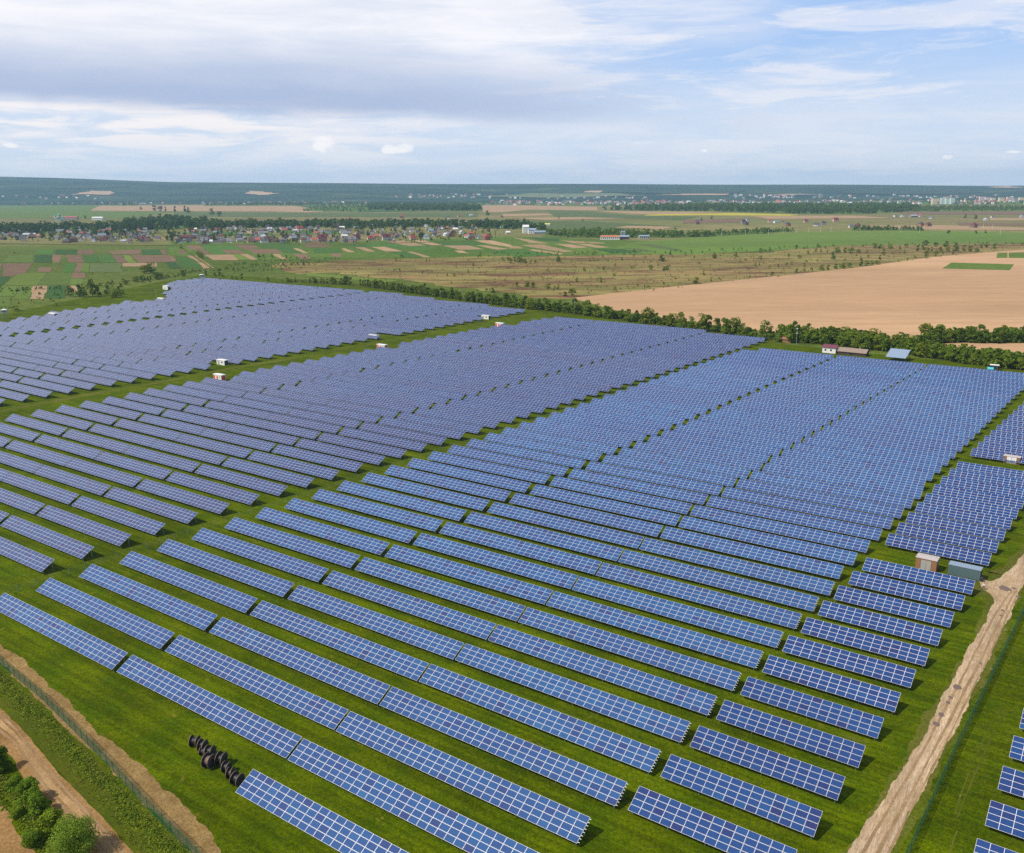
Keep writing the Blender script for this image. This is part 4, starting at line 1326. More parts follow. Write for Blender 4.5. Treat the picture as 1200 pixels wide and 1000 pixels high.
def house_meshes(L, Wd, hw, hr, hip=False, dormer=False):
    w_ = MB()
    w_.box(-L/2, L/2, -Wd/2, Wd/2, 0, hw, 0, False)
    if not hip:
        for sx in (-1, 1):
            w_.face([(sx*L/2, -Wd/2, hw), (sx*L/2, Wd/2, hw), (sx*L/2, 0, hw+hr)])
    r_ = MB()
    e = .45
    k = hr/(Wd/2)
    x0 = L/2+e
    rx_ = L/2 - Wd*.32 if hip else L/2+e
    A = [(-x0, -Wd/2-e, hw-e*k), (x0, -Wd/2-e, hw-e*k), (x0, Wd/2+e, hw-e*k), (-x0, Wd/2+e, hw-e*k), (-rx_, 0, hw+hr), (rx_, 0, hw+hr)]
    th = .18
    B = [(x, y, z+th) for x, y, z in A]
    for F in ((0, 1, 5, 4), (2, 3, 4, 5), (1, 2, 5), (3, 0, 4)):
        if len(F) == 3 and not hip: continue
        r_.face([B[i] for i in F]); r_.face([A[i] for i in F][::-1])
    for i, j in ((0, 1), (1, 2), (2, 3), (3, 0)):
        if not hip and (i, j) in ((1, 2), (3, 0)):
            t_ = 5 if i == 1 else 4
            r_.face([A[i], A[t_], B[t_], B[i]]); r_.face([A[t_], A[j], B[j], B[t_]])
        else:
            r_.face([A[i], A[j], B[j], B[i]])
    if dormer:
        r_.box(-1.2, 1.2, -Wd*.42, -Wd*.05, hw+hr*.2, hw+hr*.72)
    r_.box(L*.2, L*.2+.6, .3, .9, hw+hr*.5, hw+hr+.7)
    n_ = MB()
    nw = max(2, int(L/3))
    for i in range(nw):
        x = -L/2 + L*(i+.5)/nw
        for sy in (-1, 1):
            y = sy*(Wd/2+.03)
            n_.box(x-.55, x+.55, min(y, y-sy*.06), max(y, y-sy*.06), 1.0, 2.3)
            if hw > 4.4: n_.box(x-.55, x+.55, min(y, y-sy*.06), max(y, y-sy*.06), 3.9, 5.1)
    return (w_.mesh('wall', M['wall']), r_.mesh('roof', M['rooft']), n_.mesh('window', M['win']))


HM = [house_meshes(11, 8, 3.2, 3.2), house_meshes(9, 8, 3.4, 3.8), house_meshes(14, 8, 3.0, 2.8), house_meshes(10, 9, 5.6, 3.4, True), house_meshes(12, 9, 5.4, 4.2, False, True), house_meshes(18, 7, 2.8, 2.0), house_meshes(8, 6, 2.6, 2.2)]
ROOFS = {'grey': (0.17, 0.165, 0.17), 'dark grey': (0.07, 0.068, 0.075), 'brown': (0.12, 0.065, 0.045), 'maroon': (0.17, 0.03, 0.04), 'red': (0.40, 0.07, 0.05), 'pale': (0.50, 0.52, 0.55), 'orange': (0.50, 0.20, 0.08), 'blue-grey': (0.22, 0.30, 0.38)}
WALLS = {'white': (0.72, 0.71, 0.68), 'cream': (0.58, 0.48, 0.34), 'brick': (0.34, 0.16, 0.09), 'grey': (0.30, 0.29, 0.28), 'pink': (0.52, 0.32, 0.28), 'brown': (0.20, 0.13, 0.09)}
houses = []
occ = []


def put_house(px, py, roof, wall, k=0, sc=1.0, rz=None, zone='village', force=False):
    x, y = at(px, py)
    if not force:
        for (a, b) in occ:
            if (a-x)**2+(b-y)**2 < 15**2: return False
    occ.append((x, y))
    houses.append((px, x, y, roof, wall, k, sc, rz if rz is not None else random.choice((0, 1.57))+random.uniform(-.3, .3)+.25, zone))
    return True


for h_ in [(70, 279.5, 'red', 'cream', 0), (25, 281, 'grey', 'grey', 5, 1.3), (87, 284, 'brown', 'brown', 3, 1.2), (78, 285, 'dark grey', 'brick', 0), (110, 283.5, 'grey', 'white', 1), (121, 283, 'maroon', 'cream', 0), (131, 283.5, 'maroon', 'cream', 4, 1.1),
           (152, 285, 'maroon', 'cream', 2, 1.0), (145, 284, 'pale', 'white', 6), (168, 283.5, 'maroon', 'grey', 4), (173, 284, 'brown', 'cream', 1), (12, 275.5, 'red', 'grey', 2, 1.2), (35, 277, 'pale', 'grey', 5, 1.3), (138, 267, 'red', 'brick', 1, 1.2),
           (161, 261.5, 'red', 'cream', 2, 1.2), (205, 276, 'pale', 'white', 2, 1.1), (218, 280, 'maroon', 'brown', 2, 1.2), (222, 284, 'dark grey', 'white', 0), (239, 286, 'grey', 'brick', 1), (257, 270, 'dark grey', 'grey', 2), (270, 284.5, 'grey', 'white', 1),
           (280, 282, 'dark grey', 'grey', 3, 1.2), (315, 284, 'brown', 'brick', 4, 1.1), (332, 285, 'grey', 'grey', 3, 1.1), (349, 279, 'dark grey', 'white', 1), (360, 283, 'dark grey', 'white', 4), (351, 270.5, 'red', 'pink', 4, 1.1), (374, 272, 'orange', 'cream', 0),
           (378, 283, 'maroon', 'pink', 4, 1.3), (393, 283, 'grey', 'cream', 0), (404, 284, 'dark grey', 'grey', 0), (418, 281, 'maroon', 'grey', 4, 1.0), (434, 282, 'red', 'cream', 4, .9), (453, 282, 'maroon', 'white', 4, 1.2), (460, 283.5, 'pale', 'pink', 5, 1.0),
           (466, 277.5, 'maroon', 'cream', 0), (484, 281.5, 'red', 'cream', 4, .9), (500, 280.5, 'blue-grey', 'white', 3, 1.1), (529, 277.5, 'grey', 'brick', 4, 1.1), (547, 278.5, 'red', 'white', 1, .9), (553, 281, 'brown', 'brick', 3), (562, 280, 'grey', 'pale' and 'white', 0),
           (570, 281.5, 'red', 'brick', 3, 1.2), (505, 272, 'blue-grey', 'white', 0), (499, 266, 'pale', 'white', 2), (548, 261, 'red', 'brick', 0), (525, 257, 'dark grey', 'white', 3, 1.1), (471, 255.5, 'red', 'brown', 4), (409, 257, 'red', 'pink', 0), (514, 261, 'red', 'grey', 6),
           (538, 254.5, 'red', 'cream', 0), (552, 253.5, 'pale', 'white', 0), (588, 255, 'brown', 'brick', 1), (583, 261, 'pale', 'white', 0), (604, 266, 'brown', 'cream', 0)]:
    a = list(h_) + [0, 1.0][len(h_)-4:] if len(h_) < 6 else list(h_)
    while len(a) < 6: a.append(1.0)
    put_house(a[0], a[1], a[2], a[3], a[4], a[5], force=True)
wr_ = [('grey', 34), ('dark grey', 24), ('brown', 16), ('maroon', 7), ('red', 5), ('pale', 12), ('orange', 3), ('blue-grey', 6)]
ww_ = [('white', 26), ('cream', 24), ('brick', 14), ('grey', 18), ('pink', 8), ('brown', 10)]
def rnd(l): return random.choices([q[0] for q in l], [q[1] for q in l])[0]
def scatter(n, x0, x1, y0, y1, zone='village'):
    c = 0; tr = 0
    while c < n and tr < 900:
        tr += 1
        px, py = random.uniform(x0, x1), random.uniform(y0(0) if callable(y0) else y0, y1)
        if put_house(px, py, rnd(wr_), rnd(ww_), random.choice((0, 0, 1, 1, 2, 3, 4, 5, 6)), random.uniform(.85, 1.1), zone=zone): c += 1
for a in [(817, 263, 'maroon', 'brick', 1), (818, 260.5, 'dark grey', 'white', 0), (871, 262, 'dark grey', 'grey', 4), (876, 259, 'grey', 'white', 1), (874, 264, 'dark grey', 'brown', 3), (902, 261, 'red', 'cream', 4), (909, 261.5, 'blue-grey', 'white', 0),
          (918, 262, 'dark grey', 'cream', 0), (923, 265, 'dark grey', 'brick', 3), (944, 261, 'maroon', 'pink', 3), (957, 265, 'dark grey', 'white', 2, 1.2), (965, 263.5, 'dark grey', 'grey', 3), (979, 260, 'maroon', 'pink', 4, 1.1), (997, 267, 'grey', 'white', 1),
          (1005, 266.5, 'maroon', 'brick', 3), (1018, 269, 'orange', 'cream', 0), (1079, 265, 'dark grey', 'brick', 3), (1088, 265.5, 'maroon', 'brick', 3), (1141, 267, 'maroon', 'brown', 3, 1.2), (1049, 254.3, 'grey', 'white', 1), (1057, 254.6, 'blue-grey', 'white', 0),
          (1070, 254.8, 'pale', 'grey', 5, 1.6), (1078, 254.2, 'red', 'white', 1), (1091, 256.5, 'grey', 'white', 1), (1155, 258.5, 'pale', 'white', 0), (1163, 255.5, 'grey', 'white', 1), (1197, 255, 'blue-grey', 'white', 1), (837, 246.3, 'red', 'white', 2), (867, 247.6, 'orange', 'brick', 2)]:
    put_house(a[0], a[1], a[2], a[3], a[4], a[5] if len(a) > 5 else 1.0, zone='plain', force=True)
# the towns at the foot of the hills: the larger houses one by one
scatter(12, 2, 150, 236.5, 239.5, 'foot'); scatter(14, 160, 420, 237, 239.5, 'foot'); scatter(30, 570, 800, 236, 240.5, 'foot'); scatter(22, 820, 1190, 236.5, 239.5, 'foot')
scatter(44, 2, 185, 272, 280.5); scatter(24, 200, 262, 276, 286); scatter(14, 300, 420, 267, 272.5); scatter(22, 262, 420, 278.5, 285)
scatter(14, 250, 350, 269, 272); scatter(30, 410, 560, 268, 277); scatter(8, 410, 575, 278, 282); scatter(28, 300, 600, 253, 258.5); scatter(8, 100, 245, 262, 268); scatter(8, 600, 672, 262, 268); scatter(30, 5, 200, 270, 283); scatter(30, 225, 420, 266, 284); scatter(16, 420, 590, 264, 279)
houses = houses[:300]
ZN = {'village': 'in the village', 'plain': 'on the open plain', 'foot': 'in the far town'}
cls = {}
for h_ in houses:
    cls.setdefault((h_[3], h_[4], h_[8]), []).append(h_)
for (roof, wall, zone), l in cls.items():
    for i, (px, x, y, _, _, k, sc, rz, _) in enumerate(sorted(l)):
        n_ = f", {nth(i+1)} such from the left" if len(l) > 1 else ''
        if zone == 'foot': sc *= 1.35
        o = thing('house', f"{wall}-walled house with {roof} roof {ZN[zone]}{n_}", 'house', (x, y, 0), rz, 'houses of the villages')
        j = random.uniform(.8, 1.15)
        link('wall', HM[k][0], o, (0, 0, 0), 0, sc, tuple(min(.8, c*j*.85) for c in WALLS[wall]))
        link('roof', HM[k][1], o, (0, 0, 0), 0, sc, tuple(c*j*.78 for c in ROOFS[roof]))
        if zone != 'foot': link('window', HM[k][2], o, (0, 0, 0), 0, sc)
# the rest of the far towns, specks that run together
mb = MB()
tm_ = [plain('far_' + n_, c_, .8) for n_, c_ in (('white_wall', (.7, .7, .68)), ('red_roof', (.42, .09, .06)), ('grey_roof', (.2, .2, .22)), ('dark_roof', (.09, .08, .09)), ('cream_wall', (.5, .42, .33)))]
def townspeck(x, y, z=0):
    L_, W_, h_ = random.uniform(10, 24), random.uniform(9, 15), random.uniform(5, 10)
    a = random.uniform(-.5, .5)
    ca, sa = math.cos(a), math.sin(a)
    fn = lambda u, v, q: (x+u*ca-v*sa, y+u*sa+v*ca, q+z)
    m_ = random.choice((0, 0, 4, 2))
    mb.box(-L_/2, L_/2, -W_/2, W_/2, -3, h_, m_, False, fn)
    rm = random.choices((1, 2, 3, 0), (4, 4, 4, 1))[0]
    for F in ([(-L_/2-.6, -W_/2-.6, h_), (L_/2+.6, -W_/2-.6, h_), (L_/2+.6, 0, h_+4), (-L_/2-.6, 0, h_+4)], [(L_/2+.6, W_/2+.6, h_), (-L_/2-.6, W_/2+.6, h_), (-L_/2-.6, 0, h_+4), (L_/2+.6, 0, h_+4)]):
        mb.face([fn(*p) for p in F], rm)
    for sx in (-1, 1):
        mb.face([fn(sx*L_/2, -W_/2, h_), fn(sx*L_/2, W_/2, h_), fn(sx*L_/2, 0, h_+4)], m_)
for (n_, x0, x1, y0, y1) in ((90, 0, 160, 236, 240), (90, 150, 430, 236.3, 239.5), (150, 570, 810, 236, 241), (120, 820, 1210, 235.6, 240)):
    for _ in range(n_):
        px, py = random.uniform(x0, x1), random.uniform(y0, y1)
        x, y = at(px, py); townspeck(x, y)
for (n_, x0, x1, y0, y1) in ((40, 460, 560, 228, 233), (50, 560, 760, 229, 234), (40, 860, 930, 229, 233), (40, 950, 1200, 229, 233.5), (14, 0, 130, 230, 234)):
    for _ in range(n_):
        x, y = hillside(random.uniform(x0, x1), random.uniform(y0, y1)); townspeck(x, y, hill_h(x, y))
tag(link('town', mb.mesh('town', tm_)), 'hazy specks of the far towns strung along the foot of the hills', 'town houses', None, 'stuff')
wood([(560, 240.5), (700, 241.5), (820, 240.5), (820, 236.8), (560, 236.8)], 260, 8, 14, 'garden trees among the far red-roofed town', (0.6, 0.72, 0.5))
wood([(160, 239.8), (420, 239.6), (420, 237), (160, 236.8)], 200, 8, 14, 'garden trees along the far village street', (0.6, 0.72, 0.5))
wood([(820, 240), (1210, 240), (1210, 236.8), (820, 236.8)], 330, 8, 14, 'garden trees in the wide hazy town', (0.6, 0.72, 0.5))

mb = MB()
for (n_, x0, x1, y0, y1) in ((70, 2, 190, 268, 283), (110, 215, 420, 264, 285), (60, 415, 600, 256, 280)):
    for _ in range(n_):
        px, py = random.uniform(x0, x1), random.uniform(y0, y1)
        x, y = at(px, py)
        if any((a-x)**2+(b-y)**2 < 13**2 for a, b in occ): continue
        occ.append((x, y))
        L_, W_, h_ = random.uniform(7, 13), random.uniform(6, 8), random.uniform(2.6, 4.4)
        a = random.choice((0, 1.57))+random.uniform(-.2, .2)+.25
        ca, sa = math.cos(a), math.sin(a)
        fn = lambda u, v, q: (x+u*ca-v*sa, y+u*sa+v*ca, q)
        m_ = random.choice((0, 4, 4, 2)); rm = random.choices((1, 2, 3, 0), (2, 5, 6, 1))[0]
        mb.box(-L_/2, L_/2, -W_/2, W_/2, 0, h_, m_, False, fn)
        for F in ([(-L_/2-.4, -W_/2-.4, h_), (L_/2+.4, -W_/2-.4, h_), (L_/2+.4, 0, h_+3), (-L_/2-.4, 0, h_+3)], [(L_/2+.4, W_/2+.4, h_), (-L_/2-.4, W_/2+.4, h_), (-L_/2-.4, 0, h_+3), (L_/2+.4, 0, h_+3)]):
            mb.face([fn(*p) for p in F], rm)
        for sx in (-1, 1):
            mb.face([fn(sx*L_/2, -W_/2, h_), fn(sx*L_/2, W_/2, h_), fn(sx*L_/2, 0, h_+3)], m_)
tag(link('outbuildings', mb.mesh('outbuildings', tm_)), 'crowd of small dark-roofed outbuildings packed between the village houses', 'outbuildings', None, 'stuff')

# village trees
vt = []
for (n_, x0, x1, y0, y1, h0, h1) in ((46, 0, 185, 268.5, 283, 6, 12), (26, 195, 265, 268, 284, 7, 12), (46, 225, 420, 263, 268.5, 9, 15), (30, 262, 420, 272, 284, 5, 9), (46, 400, 600, 262, 270, 8, 14),
                                    (28, 400, 575, 270, 281, 5, 9), (10, 570, 640, 262, 270, 9, 14), (12, 130, 200, 262, 270, 9, 13), (8, 232, 260, 268, 270, 10, 13)):
    for _ in range(n_):
        px, py = random.uniform(x0, x1), random.uniform(y0, y1)
        x, y = at(px, py)
        if any((a-x)**2+(b-y)**2 < 8**2 for a, b in occ): continue
        vt.append((px, x, y, random.uniform(h0, h1)*1.25, None))
for (px, py, h, k) in ((181, 247.5, 26, 0), (188, 248, 24, 4), (194, 248, 22, 2), (205, 249, 26, 2), (217, 249, 28, 2), (221, 250, 24, 3), (248, 252, 24, 3), (257, 254, 18, 4), (165, 246, 16, 3), (100, 257, 14, 5), (571, 253, 18, 3), (834, 257, 11, 3), (822, 259, 9, 3), (1131, 256, 12, 3), (1143, 257, 12, 1), (655, 257, 8, 2), (683, 260, 9, 2)):
    x, y = at(px, py); vt.append((px, x, y, h, k))
vt.sort()
print('village trees', len(vt))
for i, (px, x, y, h, k) in enumerate(vt[:298]):
    k = random.choice((0, 1, 3, 3, 4, 2, 5)) if k is None else k
    tree(x, y, h, random.choice([(.5, .6, .45), (.62, .74, .5), (.75, .85, .55), (.42, .5, .4), (.85, .95, .7)]), f"{SHAPES[k]} garden tree among the village houses, {nth(i+1)} from the left", 'garden tree', 'trees among the village houses', random.uniform(.9, 1.2), False, k, 'garden_tree')

# ------------------------------------------------------------------ hedge bottoms, garden greenery
def brush(px_poly, n, h0, h1, label, col, name='undergrowth'):
    o = wood(px_poly, n, h0, h1, label, col, floor=False)
    o.name = name
    o['category'] = 'undergrowth'
    return o


def off(l, d):
    return [(x, y+d) for x, y in l]


brush(off(B1[2:], -.4) + off(B1[2:], -3.2)[::-1], 330, 2.5, 6.0, 'dense bushes filling the foot of the hedge belt', (0.88, 0.94, 0.6))
brush(off(B2, -.2) + off(B2, -9)[::-1], 460, 3.5, 7.5, 'dense bushes filling the broad hedge behind the blue-roofed shed', (0.86, 0.92, 0.55))
brush(off(B3, -.2) + off(B3, -4)[::-1], 150, 4, 8, 'dense bushes under the second line of trees by the tan field', (0.7, 0.82, 0.5))
brush([(0, 283), (185, 284), (185, 271), (0, 270)], 330, 2.5, 6, 'garden greenery between the houses of the village end', (0.48, 0.56, 0.40), 'greenery')
brush([(200, 286), (420, 285), (575, 281), (600, 272), (600, 261), (420, 261), (225, 262)], 800, 2.5, 6, 'garden greenery between the long rows of village houses', (0.52, 0.60, 0.42), 'greenery')

wood([(0, 271), (150, 271.5), (180, 269), (180, 266.5), (100, 266), (0, 267)], 260, 9, 17, 'dark row of old trees behind the first houses of the village end', (0.44, 0.56, 0.38))
wood([(225, 268), (330, 267), (420, 266), (420, 263.5), (330, 264), (225, 265)], 260, 10, 17, 'long dark row of trees behind the middle of the village', (0.50, 0.64, 0.42))
wood([(405, 268), (500, 266), (600, 268.5), (640, 271), (640, 268), (600, 264), (500, 262.5), (405, 264)], 330, 9, 16, 'long dark row of trees behind the right half of the village', (0.50, 0.64, 0.40))
brush([(345, 318), (430, 306), (560, 301), (740, 298), (900, 297), (1000, 290), (1200, 287), (1200, 292), (1080, 304), (940, 323), (800, 338), (700, 350), (560, 343), (430, 328)], 1500, .5, 1.7, 'rough tussocks and saplings all over the brown scrubland', (0.85, 0.85, 0.65), 'tussocks')
brush([(0, 345), (60, 342), (200, 322), (330, 300), (400, 303), (345, 318), (240, 320), (185, 329), (60, 355), (0, 366)], 420, .6, 2.4, 'rough tussocks along the meadow edge of the far left block', (0.75, 0.85, 0.5), 'tussocks')
brush([(0, 343), (60, 341), (110, 338), (200, 326), (235, 318), (215, 316), (150, 330), (60, 338), (0, 338)], 130, 1.0, 3.4, 'low thicket winding between the crop plots and the meadow', (0.66, 0.78, 0.5), 'thicket')
for pts, n_ in (([(560, 297), (800, 294), (1000, 287), (1200, 284.5), (1200, 288), (1000, 291.5), (800, 299), (560, 302)], 200),):
    brush(pts, n_, 1.2, 3.6, 'broken line of young bushes along the near edge of the long green field', (0.7, 0.85, 0.5), 'thicket')

# rank weeds on the verge beside the green fence
def weeds(poly_a, poly_b, n, label, s0, s1, h, lump):
    mb = MB()
    A = [at(*p) for p in poly_a]; Bp = [at(*p) for p in poly_b]
    def lerp(P, k):
        k *= len(P)-1; i = min(int(k), len(P)-2); f = k-i
        return (P[i][0]*(1-f)+P[i+1][0]*f, P[i][1]*(1-f)+P[i+1][1]*f)
    c = 0
    r = random.Random(5)
    while c < n:
        u, v = r.random(), r.random()
        a, b = lerp(A, u), lerp(Bp, u)
        x, y = a[0]*(1-v)+b[0]*v, a[1]*(1-v)+b[1]*v
        L = u*110
        dens = max(0.0, .45+.38*math.sin(L*.9+3*math.sin(L*.23))*math.sin(v*9+L*.4)+.35*math.sin(L*.31+2.2*math.sin(L*.07))*math.cos(v*5))
        ridge = math.exp(-((v-.35)/.28)**2)
        if r.random() > .06+.94*dens*ridge: continue
        hh = h*(.25+.75*dens*ridge)*r.uniform(.5, 1.2)
        nn_ = 5
        for _ in range(nn_):
            p = np.array([x+r.uniform(-lump, lump), y+r.uniform(-lump, lump), max(.05, hh*r.uniform(.3, 1))])
            leaves(mb, [p], [np.array([r.uniform(-.4, .4), r.uniform(-.4, .4), 1.0])], r.uniform(s0, s1), .5)
        c += 1
    o = link('weeds', mb.mesh('weeds', M['weed']))
    tag(o, label, 'weeds', None, 'stuff')


weeds([(-60, 735), (0, 786), (50, 833), (120, 900), (185, 967), (230, 1012)], [(-70, 760), (0, 816), (60, 880), (110, 934), (158, 988), (180, 1012)], 5200, 'rank leafy weeds between the green fence and the dirt road', .18, .42, .50, .45)
weeds([(-30, 880), (0, 905), (30, 935), (60, 975), (85, 1010)], [(-60, 905), (-10, 938), (12, 958), (35, 985), (50, 1010)], 1500, 'tall weeds around the bushes beside the dirt road', .25, .5, .7, .5)

# bushes by the dirt road, at the lower left
BUSH = [crown_mesh(71+i, 5200, .085, (.50, .46, .56)[i], .03, 30, 'round').mesh('crown', M['leaf']) for i in range(3)]
ROUNDB = crown_mesh(90, 15000, .036, .56, .02, 50, 'round').mesh('crown', M['leaf'])
for (px, py, h, w_, me, col, l) in ((88, 1003, 6.2, 1.15, ROUNDB, (1.0, 1.05, 1.1), 'large round grey-green willow bush beside the dirt road'), (60, 976, 4.2, 1.1, BUSH[0], (1.0, 1.0, .6), 'yellow-green bush next to the round willow bush'),
                                  (47, 954, 3.8, 1.1, BUSH[1], (.8, .95, .55), 'bright green bush in the middle of the roadside bushes'), (35, 940, 3.9, 1.0, BUSH[2], (.72, .85, .5), 'leafy dark-edged bush third back from the round willow'),
                                  (18, 925, 2.6, 1.1, BUSH[0], (.9, 1.0, .6), 'small pale bush behind the row of roadside bushes'), (1, 903, 4.2, 1.0, BUSH[1], (.45, .55, .4), 'dark green bush at the bend of the dirt road'),
                                  (38, 990, 2.6, 1.2, BUSH[2], (.8, .9, .6), 'low bush between the willow and the ploughed ground'), (22, 957, 2.2, 1.2, BUSH[1], (.9, .95, .6), 'low weedy bush above the ploughed ground')):
    x, y = at(px, py)
    root = thing('bush', l, 'bush', (x, y, 0), random.uniform(0, 6), 'bushes beside the dirt road')
    link('crown', me, root, (0, 0, 0), 0, (h*w_*.78, h*w_*.78, h*.86), tuple(c*1.4 for c in col))
    link('trunk', TRUNK[1], root, (0, 0, -.1), 0, h)

# ------------------------------------------------------------------ fences
M['green_wire'] = None
def gw(t, b, o):
    b.inputs['Base Color'].default_value = (0.010, 0.085, 0.045, 1)
    b.inputs['Roughness'].default_value = .5
    tr = t.n('ShaderNodeBsdfTransparent')
    ms = t.n('ShaderNodeMixShader'); ms.inputs[0].default_value = 0.42
    t.l(tr.outputs[0], ms.inputs[1]); t.l(b.outputs[0], ms.inputs[2]); t.l(ms.outputs[0], o.inputs[0])
M['green_wire'] = mat('green_wire_mesh', gw)
M['green_post'] = plain('green_post', (0.015, 0.12, 0.07), .5)


def green_fence(px, label, h=2.0, step=2.5):
    P = [at(*p) for p in px]
    pts, left = [], 0.0
    for a, b in zip(P, P[1:]):
        L = math.hypot(b[0]-a[0], b[1]-a[1])
        d = left
        while d < L:
            pts.append((a[0]+(b[0]-a[0])*d/L, a[1]+(b[1]-a[1])*d/L)); d += step
        left = d-L
    root = thing('mesh_fence', label, 'fence', (pts[0][0], pts[0][1], 0))
    ox, oy = pts[0]
    mp = MB(); mp.box(-.035, .035, -.035, .035, 0, h+.1)
    pm = mp.mesh('post', M['green_post'])
    mb = MB()
    for (x, y), (x2, y2) in zip(pts, pts[1:]):
        link('post', pm, root, (x-ox, y-oy, 0))
        L = math.hypot(x2-x, y2-y); nx_, ny_ = -(y2-y)/L*.012, (x2-x)/L*.012
        sag = random.uniform(-.05, .05)
        A = [(x-ox+nx_, y-oy+ny_), (x2-ox+nx_, y2-oy+ny_)]
        mb.face([(A[0][0], A[0][1], .05), (A[1][0], A[1][1], .05), (A[1][0], A[1][1], h+sag), (A[0][0], A[0][1], h+sag)])
        for z in (.1, h*.5, h-.05):
            mb.bar((x-ox, y-oy, z), (x2-ox, y2-oy, z), .02, 4, 1)
    link('mesh_panel', mb.mesh('mesh_panel', [M['green_wire'], M['green_post']]), root)


green_fence([(1055, 1022), (1066, 1000), (1120, 880), (1160, 800), (1200, 717), (1235, 650)], 'straight green wire-mesh fence beside the gravel track')
green_fence([(-60, 728), (0, 779), (50, 821), (120, 891), (180, 956), (225, 1001), (262, 1040)], 'green wire-mesh fence between the rubble strip and the weeds')
# thin wire fence of the aisle between the blue and the violet blocks
root_pts = [W(interp(t, [(5, -53.2), (20, -52.6), (50, -51.6), (90, -49.5), (180, -46.2), (300, -41.8), (400, -36.5)]), t) for t in np.arange(4, 392, 4.0)]
ox, oy = root_pts[0]
wf = thing('wire_fence', 'thin grey wire fence in the aisle between the blue and violet blocks', 'fence', (ox, oy, 0))
mp = MB(); mp.box(-.035, .035, -.035, .035, 0, 1.7)
pm = mp.mesh('post', M['steel'])
mb = MB()
for (x, y), (x2, y2) in zip(root_pts, root_pts[1:]):
    link('post', pm, wf, (x-ox, y-oy, 0))
    for z in (.3, .8, 1.25, 1.6):
        mb.bar((x-ox, y-oy, z), (x2-ox, y2-oy, z), .008, 3)
link('wire', mb.mesh('wire', M['steel']), wf)

# ------------------------------------------------------------------ cable reels
M['reel'] = plain('weathered_black_wood', (0.032, 0.030, 0.032), .65, 0, .5, 6)
M['reel_rim'] = plain('rusty_rim', (0.26, 0.18, 0.13), .7, .2, .3, 5)
M['cable'] = plain('cable', (0.03, 0.028, 0.03), .5, 0, .4, 20)


def ring(mb, x, r0, r1, th, n=36, mi=0, rim=None):
    """disc with its axis along x"""
    for i in range(n):
        a, b = 2*math.pi*i/n, 2*math.pi*(i+1)/n
        def P(xx, r, q): return (xx, r*math.cos(q), r*math.sin(q))
        mb.face([P(x, r0, a), P(x, r1, a), P(x, r1, b), P(x, r0, b)], mi)
        mb.face([P(x+th, r0, b), P(x+th, r1, b), P(x+th, r1, a), P(x+th, r0, a)], mi)
        mb.face([P(x, r1, a), P(x+th, r1, a), P(x+th, r1, b), P(x, r1, b)], mi if rim is None else rim)
        if r0 > 0.01: mb.face([P(x, r0, b), P(x+th, r0, b), P(x+th, r0, a), P(x, r0, a)], mi)


RL = ['small cable reel at the far end of the reel row', 'second cable reel, leaning, near the far end of the reel row', 'low narrow cable reel tucked between the leaning reels', 'cable reel with pale rims, fourth from the far end of the row',
      'largest cable reel, standing out of line with brown-grey core', 'wide cable reel in the middle beside the largest one', 'cable reel just past the middle, towards the solar array', 'narrow cable reel second from the solar array', 'tilted cable reel with rusty rims closest to the solar array']
for i, (px, py, r_, w_, da, tilt_) in enumerate(((228, 868.5, .92, .80, .30, .0), (237, 873.5, .98, .62, .2, .08), (237.5, 880.5, .62, .55, .35, .0), (246.5, 880.5, .95, .7, .25, -.06), (245, 891.5, 1.12, .85, .05, .0),
                                             (259, 889, 1.08, .72, .2, .04), (265.5, 899, .86, .62, .15, .0), (270, 906, .82, .55, .3, -.05), (277.5, 912.5, 1.0, .85, .0, .10))):
    w_ *= 1.38; r_ *= 1.04
    x, y = at(px, py, r_)
    root = thing('cable_reel', RL[i], 'cable reel', (x, y, 0), YAW + .16 + da, 'row of black cable reels on the grass')
    root.rotation_euler = (0, tilt_*.6, YAW + .16 + da)
    for sx in (-1, 1):
        mb = MB(); ring(mb, -.03, .05, r_, .06, 36, 0, 1); ring(mb, .031 if sx > 0 else -.045, r_*.86, r_*.93, .014, 36, 1)
        mb.bar((0, -r_*.8, -.01*sx), (0, r_*.8, 0), .05, 4)
        o = link('flange', mb.mesh('flange', [M['reel'], M['reel_rim']]), root, (sx*w_/2, 0, r_))
        o.rotation_euler = (random.uniform(0, 3), random.uniform(-.05, .05), 0)
    mb = MB()
    ring(mb, -w_/2+.04, .05, r_*.55, w_-.08, 24, 0)
    for k in range(int(w_/.09)):
        ring(mb, -w_/2+.06+k*.09, r_*.54, r_*.58, .06, 24, 0)
    link('core', mb.mesh('core', M['cable'] if i != 4 else M['reel_rim']), root, (0, 0, r_))

# ------------------------------------------------------------------ kiosks, container, huts
M['white_paint'] = plain('white_paint', (0.74, 0.73, 0.70), .6, 0, .12, 2)
M['red_paint'] = plain('red_paint', (0.62, 0.10, 0.04), .5)
M['dark_gap'] = plain('dark_door', (0.05, 0.05, 0.055), .6)
M['brick'] = plain('brickwork', (0.27, 0.135, 0.065), .9, 0, .35, 9)
M['grey_door'] = plain('grey_metal_door', (0.36, 0.36, 0.33), .5)
M['teal'] = plain('teal_sheet_metal', (0.10, 0.165, 0.18), .5, .1, .15, 3)
M['teal_roof'] = plain('blue_grey_roof', (0.27, 0.34, 0.42), .4, .1)
M['rust_roof'] = plain('rust_stained_roof', (0.46, 0.41, 0.38), .6, 0, .5, 3)
M['plank'] = plain('red_brown_planks', (0.26, 0.11, 0.07), .8, 0, .4, 6)


def part(root, name, mb, m_, loc=(0, 0, 0)):
    return link(name, mb.mesh(name, m_), root, loc)


